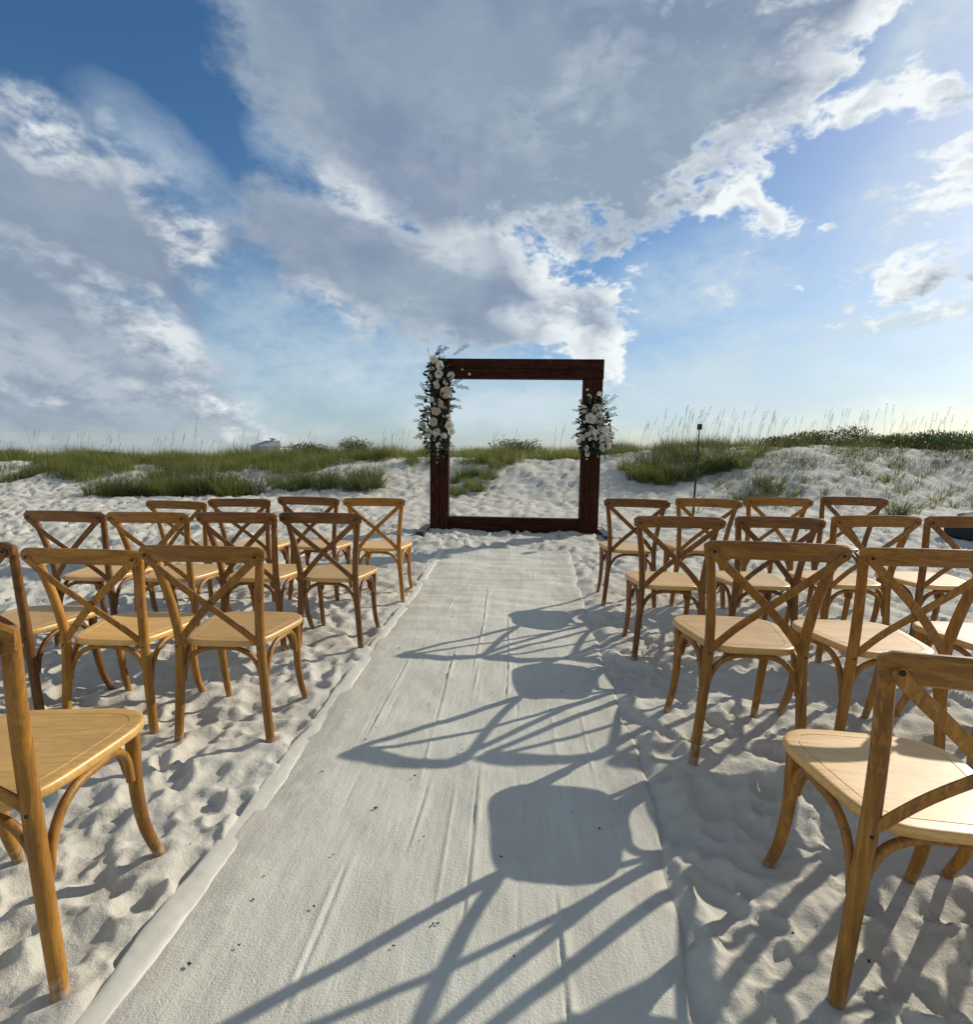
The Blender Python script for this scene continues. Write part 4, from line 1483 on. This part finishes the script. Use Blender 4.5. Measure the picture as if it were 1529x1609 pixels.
grass_field('dune_grass', 105000, left_belt, lambda x, y: np.interp(y, [12, 15, 19], [0.34, 0.46, 0.50]), M['grass'], 'green dune grass thick along the left dune')
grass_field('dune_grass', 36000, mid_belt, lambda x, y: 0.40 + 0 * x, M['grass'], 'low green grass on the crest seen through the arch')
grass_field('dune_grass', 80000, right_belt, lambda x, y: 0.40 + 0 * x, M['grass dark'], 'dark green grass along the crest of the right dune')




def right_face(n):
    y = rng.uniform(11.0, 16.5, n)
    x = y * rng.uniform(0.28, 1.15, n)
    k = rng.random(n) < sstep(10.5, 15, y)
    return x[k], y[k]


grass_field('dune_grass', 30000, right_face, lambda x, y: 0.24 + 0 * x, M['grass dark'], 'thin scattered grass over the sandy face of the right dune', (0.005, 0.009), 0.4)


grass_field('dune_grass', 11000, left_belt, lambda x, y: 0.66 + 0 * x, M['grass'], 'tall thin grass blades standing out of the left dune grass', (0.004, 0.007), 0.16)
grass_field('dune_grass', 9000, right_belt, lambda x, y: 0.62 + 0 * x, M['grass'], 'tall thin grass blades along the right dune crest', (0.004, 0.007), 0.16)


def tuft_mesh(name, n, spread, h, mat, seed, lean=0.35, wd=0.009):
    rg = np.random.default_rng(seed)
    a = rg.random(n) * 6.28
    r = np.sqrt(rg.random(n)) * spread
    P = np.stack([np.cos(a) * r, np.sin(a) * r, np.full(n, -0.03)], -1)
    az = a + rg.normal(0, 0.7, n)
    V, Q, T = blades(P, h * rg.uniform(0.5, 1.1, n), np.abs(rg.normal(0.1, lean, n)), az, rg.uniform(0.7, 1.2, n) * wd, rg.uniform(0.05, 0.6, n))
    return mesh_blades(name, V, Q, T, mat)


TUFT = [tuft_mesh('grass_tuft', 260, 0.26, 0.58, M['grass dark'], 31), tuft_mesh('grass_tuft', 220, 0.22, 0.50, M['grass'], 32), tuft_mesh('grass_tuft', 190, 0.18, 0.44, M['grass dark'], 33)]
SPR = [tuft_mesh('grass_sprig', 16, 0.05, 0.26, M['grass dark'], 41, 0.3, 0.010), tuft_mesh('grass_sprig', 10, 0.04, 0.32, M['grass dark'], 42, 0.2, 0.009), tuft_mesh('grass_sprig', 22, 0.09, 0.20, M['grass'], 43, 0.5, 0.011)]


def scatter(name, meshes, spots, label, cat, group, smin=0.8, smax=1.25):
    for (x, y) in spots:
        o = link_mesh(name, random.choice(meshes))
        s = random.uniform(smin, smax)
        o.location = (x, y, gz(x, y))
        o.scale = (s, s, s * random.uniform(0.9, 1.15))
        o.rotation_euler = (0, 0, random.random() * 6.28)
        tag(o, label, cat, group)


# front clumps at the foot of the left dune
sp = []
for u, y in ((150, 10.7), (172, 10.5), (195, 10.6), (212, 10.9), (232, 10.8), (255, 10.9), (276, 10.8), (296, 11.1), (318, 11.0), (338, 11.2), (360, 11.0), (378, 11.3), (398, 11.3), (186, 11.2), (240, 11.4), (290, 11.5), (335, 11.7), (305, 12.0), (265, 12.0), (352, 12.1)):
    sp.append((at(u, 770, y), y))
scatter('grass_tuft', TUFT, sp, 'dark green grass tuft in the front clump below the left dune', 'grass', 'grass tufts in the front clump on the left', 0.85, 1.3)
sp = []
for u, y in ((440, 11.9), (462, 11.7), (484, 12.0), (505, 11.8), (528, 12.0), (552, 11.8), (575, 11.9), (592, 12.2), (470, 12.6), (515, 12.7), (560, 12.7), (430, 12.7), (585, 13.0)):
    sp.append((at(u, 760, y), y))
scatter('grass_tuft', TUFT, sp, 'loose green grass tuft between the left front clump and the arch', 'grass', 'grass tufts left of the arch', 0.75, 1.1)
sp = []
for u, y in ((708, 12.0), (722, 11.8), (738, 12.4), (752, 12.2), (716, 12.9), (730, 13.3), (748, 13.4), (765, 13.2), (782, 13.9), (800, 14.3)):
    sp.append((at(u, 740, y), y))
scatter('grass_tuft', TUFT[1:], sp, 'green grass tuft on the slope seen through the arch', 'grass', 'grass tufts seen through the arch', 0.6, 0.95)
sp = []
for u, y in ((985, 13.2), (1000, 12.6), (1016, 12.4), (1030, 12.5), (1046, 12.2), (1062, 12.5), (1078, 12.3), (1092, 12.6), (1110, 12.8), (1128, 13.0), (1150, 13.2), (1020, 13.2), (1055, 13.2), (1085, 13.4), (1120, 13.1), (1165, 13.1), (1185, 13.9)):
    sp.append((at(u, 740, y), y))
scatter('grass_tuft', TUFT, sp, 'green grass tuft around the black stand right of the arch', 'grass', 'grass tufts right of the arch', 0.75, 1.15)
# thin sprigs over the sandy face on the right
sp = []
for i in range(135):
    y = random.uniform(10.6, 15.6)
    u = random.uniform(1120, 1540)
    sp.append((at(u, 740, y), y))
scatter('grass_sprig', SPR, sp, 'small sparse grass sprig on the bare sandy face of the right dune', 'grass', 'grass sprigs on the right dune face', 0.6, 1.4)
sp = []
for u, y in ((1095, 10.0), (1415, 9.9), (1445, 10.1), (1240, 10.6), (1170, 11.0), (1185, 11.4), (1205, 11.1), (1215, 11.6), (1195, 12.0), (1230, 12.2)):
    sp.append((at(u, 760, y), y))
scatter('grass_sprig', [SPR[2], TUFT[2]], sp, 'ragged green sprig low on the right dune just behind the chairs', 'grass', 'low sprigs behind the right chairs', 0.7, 1.1)


def oat_mesh(name, h, seed):
    """one sea oat: bent stem, drooping seed head, a few leaves"""
    rg = np.random.default_rng(seed)
    bm = bmesh.new()
    b = rg.uniform(0.05, 0.22)
    path = [Vector((b * h * (i / 7) ** 2, 0, h * i / 7 - 0.04)) for i in range(8)]
    tube(bm, path, [0.0034 - 0.0003 * i for i in range(8)], 5, False)
    n = 20
    t = np.linspace(0.80, 1.0, n)
    P = np.stack([b * h * t * t, np.zeros(n), h * t - 0.04], -1)
    Dv = unit(np.stack([0.6 + rg.normal(0, .4, n), rg.normal(0, 0.7, n), 0.25 + rg.normal(0, .4, n)], -1))
    Nv = unit(np.cross(Dv, rg.normal(0, 1, (n, 3))))
    V, F = leaf_arrays(P, Dv, Nv, rg.uniform(0.025, 0.045, n), np.full(n, 0.007))
    vs = [bm.verts.new(v) for v in V]
    for f in F:
        bm.faces.new([vs[i] for i in dict.fromkeys(int(i) for i in f)])
    me = bpy.data.meshes.new(name)
    bm.to_mesh(me)
    bm.free()
    me.materials.append(M['oat'])
    return me


OATS = [oat_mesh('sea_oat', 1.0, 50 + i) for i in range(5)]


def oats(us, label, group, hr, yr, lean=0.0):
    for u in us:
        y = random.uniform(*yr)
        x = at(u, 690, y)
        o = link_mesh('sea_oat', random.choice(OATS))
        h = random.uniform(*hr)
        o.location = (x, y, gz(x, y))
        o.scale = (1.0, 1.0, h)
        o.rotation_euler = (random.gauss(0, 0.04), random.gauss(0.03, 0.05), random.gauss(0.2, 0.5))
        tag(o, label, 'sea oat', group)


oats([random.uniform(1005, 1225) for _ in range(64)], 'tall thin sea oat stalk above the grass around the black stand', 'sea oats right of the arch', (0.7, 1.3), (13.4, 17.0))
oats([random.uniform(1235, 1425) for _ in range(34)], 'faint tall sea oat stalk above the shrubs on the right dune crest', 'sea oats on the right crest', (0.8, 1.4), (16.2, 19))
oats([random.uniform(1425, 1560) for _ in range(22)], 'tall sea oat stalk at the right end of the dune crest', 'sea oats at the right end', (0.7, 1.4), (15.5, 18))
oats([random.uniform(-10, 420) for _ in range(46)], 'thin sea oat stalk rising above the left dune grass', 'sea oats on the left dune', (0.6, 1.15), (13.5, 18.5))
oats([random.uniform(430, 665) for _ in range(24)], 'thin sea oat stalk on the dune just left of the arch', 'sea oats left of the arch', (0.6, 1.0), (15, 18.5))
oats([random.uniform(760, 905) for _ in range(12)], 'thin sea oat stalk seen through the arch', 'sea oats seen through the arch', (0.6, 1.1), (16, 19))
oats([297], 'tallest lone sea oat stalk standing above the left dune', None, (1.5, 1.52), (13.6, 13.7))


def shrub(u, y, w, h, label, mat, n=1150):
    x = at(u, 690, y)
    root = empty('dune_shrub', (x, y, gz(x, y)))
    tag(root, label, 'shrub')
    rg = np.random.default_rng(int(u))
    # branching stems
    bm = bmesh.new()
    tips = []
    for k in range(9):
        a = rg.random() * 6.28
        rr = rg.uniform(0.25, 0.95)
        p1 = Vector((math.cos(a) * w * 0.18 * rr, math.sin(a) * w * 0.18 * rr, h * 0.35))
        p2 = Vector((math.cos(a) * w * 0.42 * rr, math.sin(a) * w * 0.42 * rr, h * rg.uniform(0.55, 0.9)))
        p = catmull([(0, 0, -0.06), p1, p2], 3)
        tube(bm, p, [0.014 * (1 - 0.75 * i / (len(p) - 1)) for i in range(len(p))], 5, False)
        tips.append(p2)
    link_mesh('stem', mesh_bm('stem', bm, M['bark']), root)
    c = np.array([t for t in tips])
    lobe = c[rg.integers(0, len(c), n)]
    q = rg.normal(0, 1, (n, 3))
    q = unit(q) * (rg.random((n, 1)) ** 0.45)
    P = lobe * np.array([1, 1, 0.82]) + q * np.array([w * 0.28, w * 0.28, h * 0.40])
    P[:, 2] = np.maximum(P[:, 2], 0.0)
    Dv = unit(q + rg.normal(0, 0.6, (n, 3)) + np.array([0, 0, 0.5]))
    Nv = unit(np.cross(Dv, rg.normal(0, 1, (n, 3))))
    V, F = leaf_arrays(P, Dv, Nv, rg.uniform(0.05, 0.10, n), rg.uniform(0.018, 0.034, n))
    cr = link_mesh('crown', mesh_mixed('crown', V, F, mat), root)
    cr['kind'] = 'stuff'


shrub(562, 16.8, 1.4, 0.62, 'dark rounded shrub on the dune crest left of the arch', M['shrub'])
shrub(475, 17.2, 1.5, 0.50, 'low dark shrub on the left dune crest beside the far house', M['shrub'])
shrub(812, 17.6, 1.5, 0.50, 'dark shrub on the crest seen through the middle of the arch', M['shrub'])
shrub(1340, 17.0, 1.7, 0.62, 'tallest dark bush on the right dune crest', M['shrub'])
shrub(1278, 17.0, 1.6, 0.46, 'broad low bush left of the tallest bush on the right crest', M['shrub'])
shrub(1225, 16.8, 1.4, 0.40, 'low olive bush on the right crest beyond the black stand', M['shrub'])
shrub(1385, 17.0, 1.2, 0.40, 'small dark bush just right of the tallest bush', M['shrub'])
shrub(1440, 16.8, 1.5, 0.48, 'dark bush on the crest near the right edge', M['shrub'])
shrub(1478, 15.8, 1.7, 0.46, 'bright green bush on the crest at the right edge', M['shrub light'])
shrub(1525, 16.2, 1.5, 0.52, 'green bush cut off by the right edge of the view', M['shrub light'])
shrub(150, 17.4, 1.6, 0.36, 'low dark bush on the crest far left', M['shrub'])
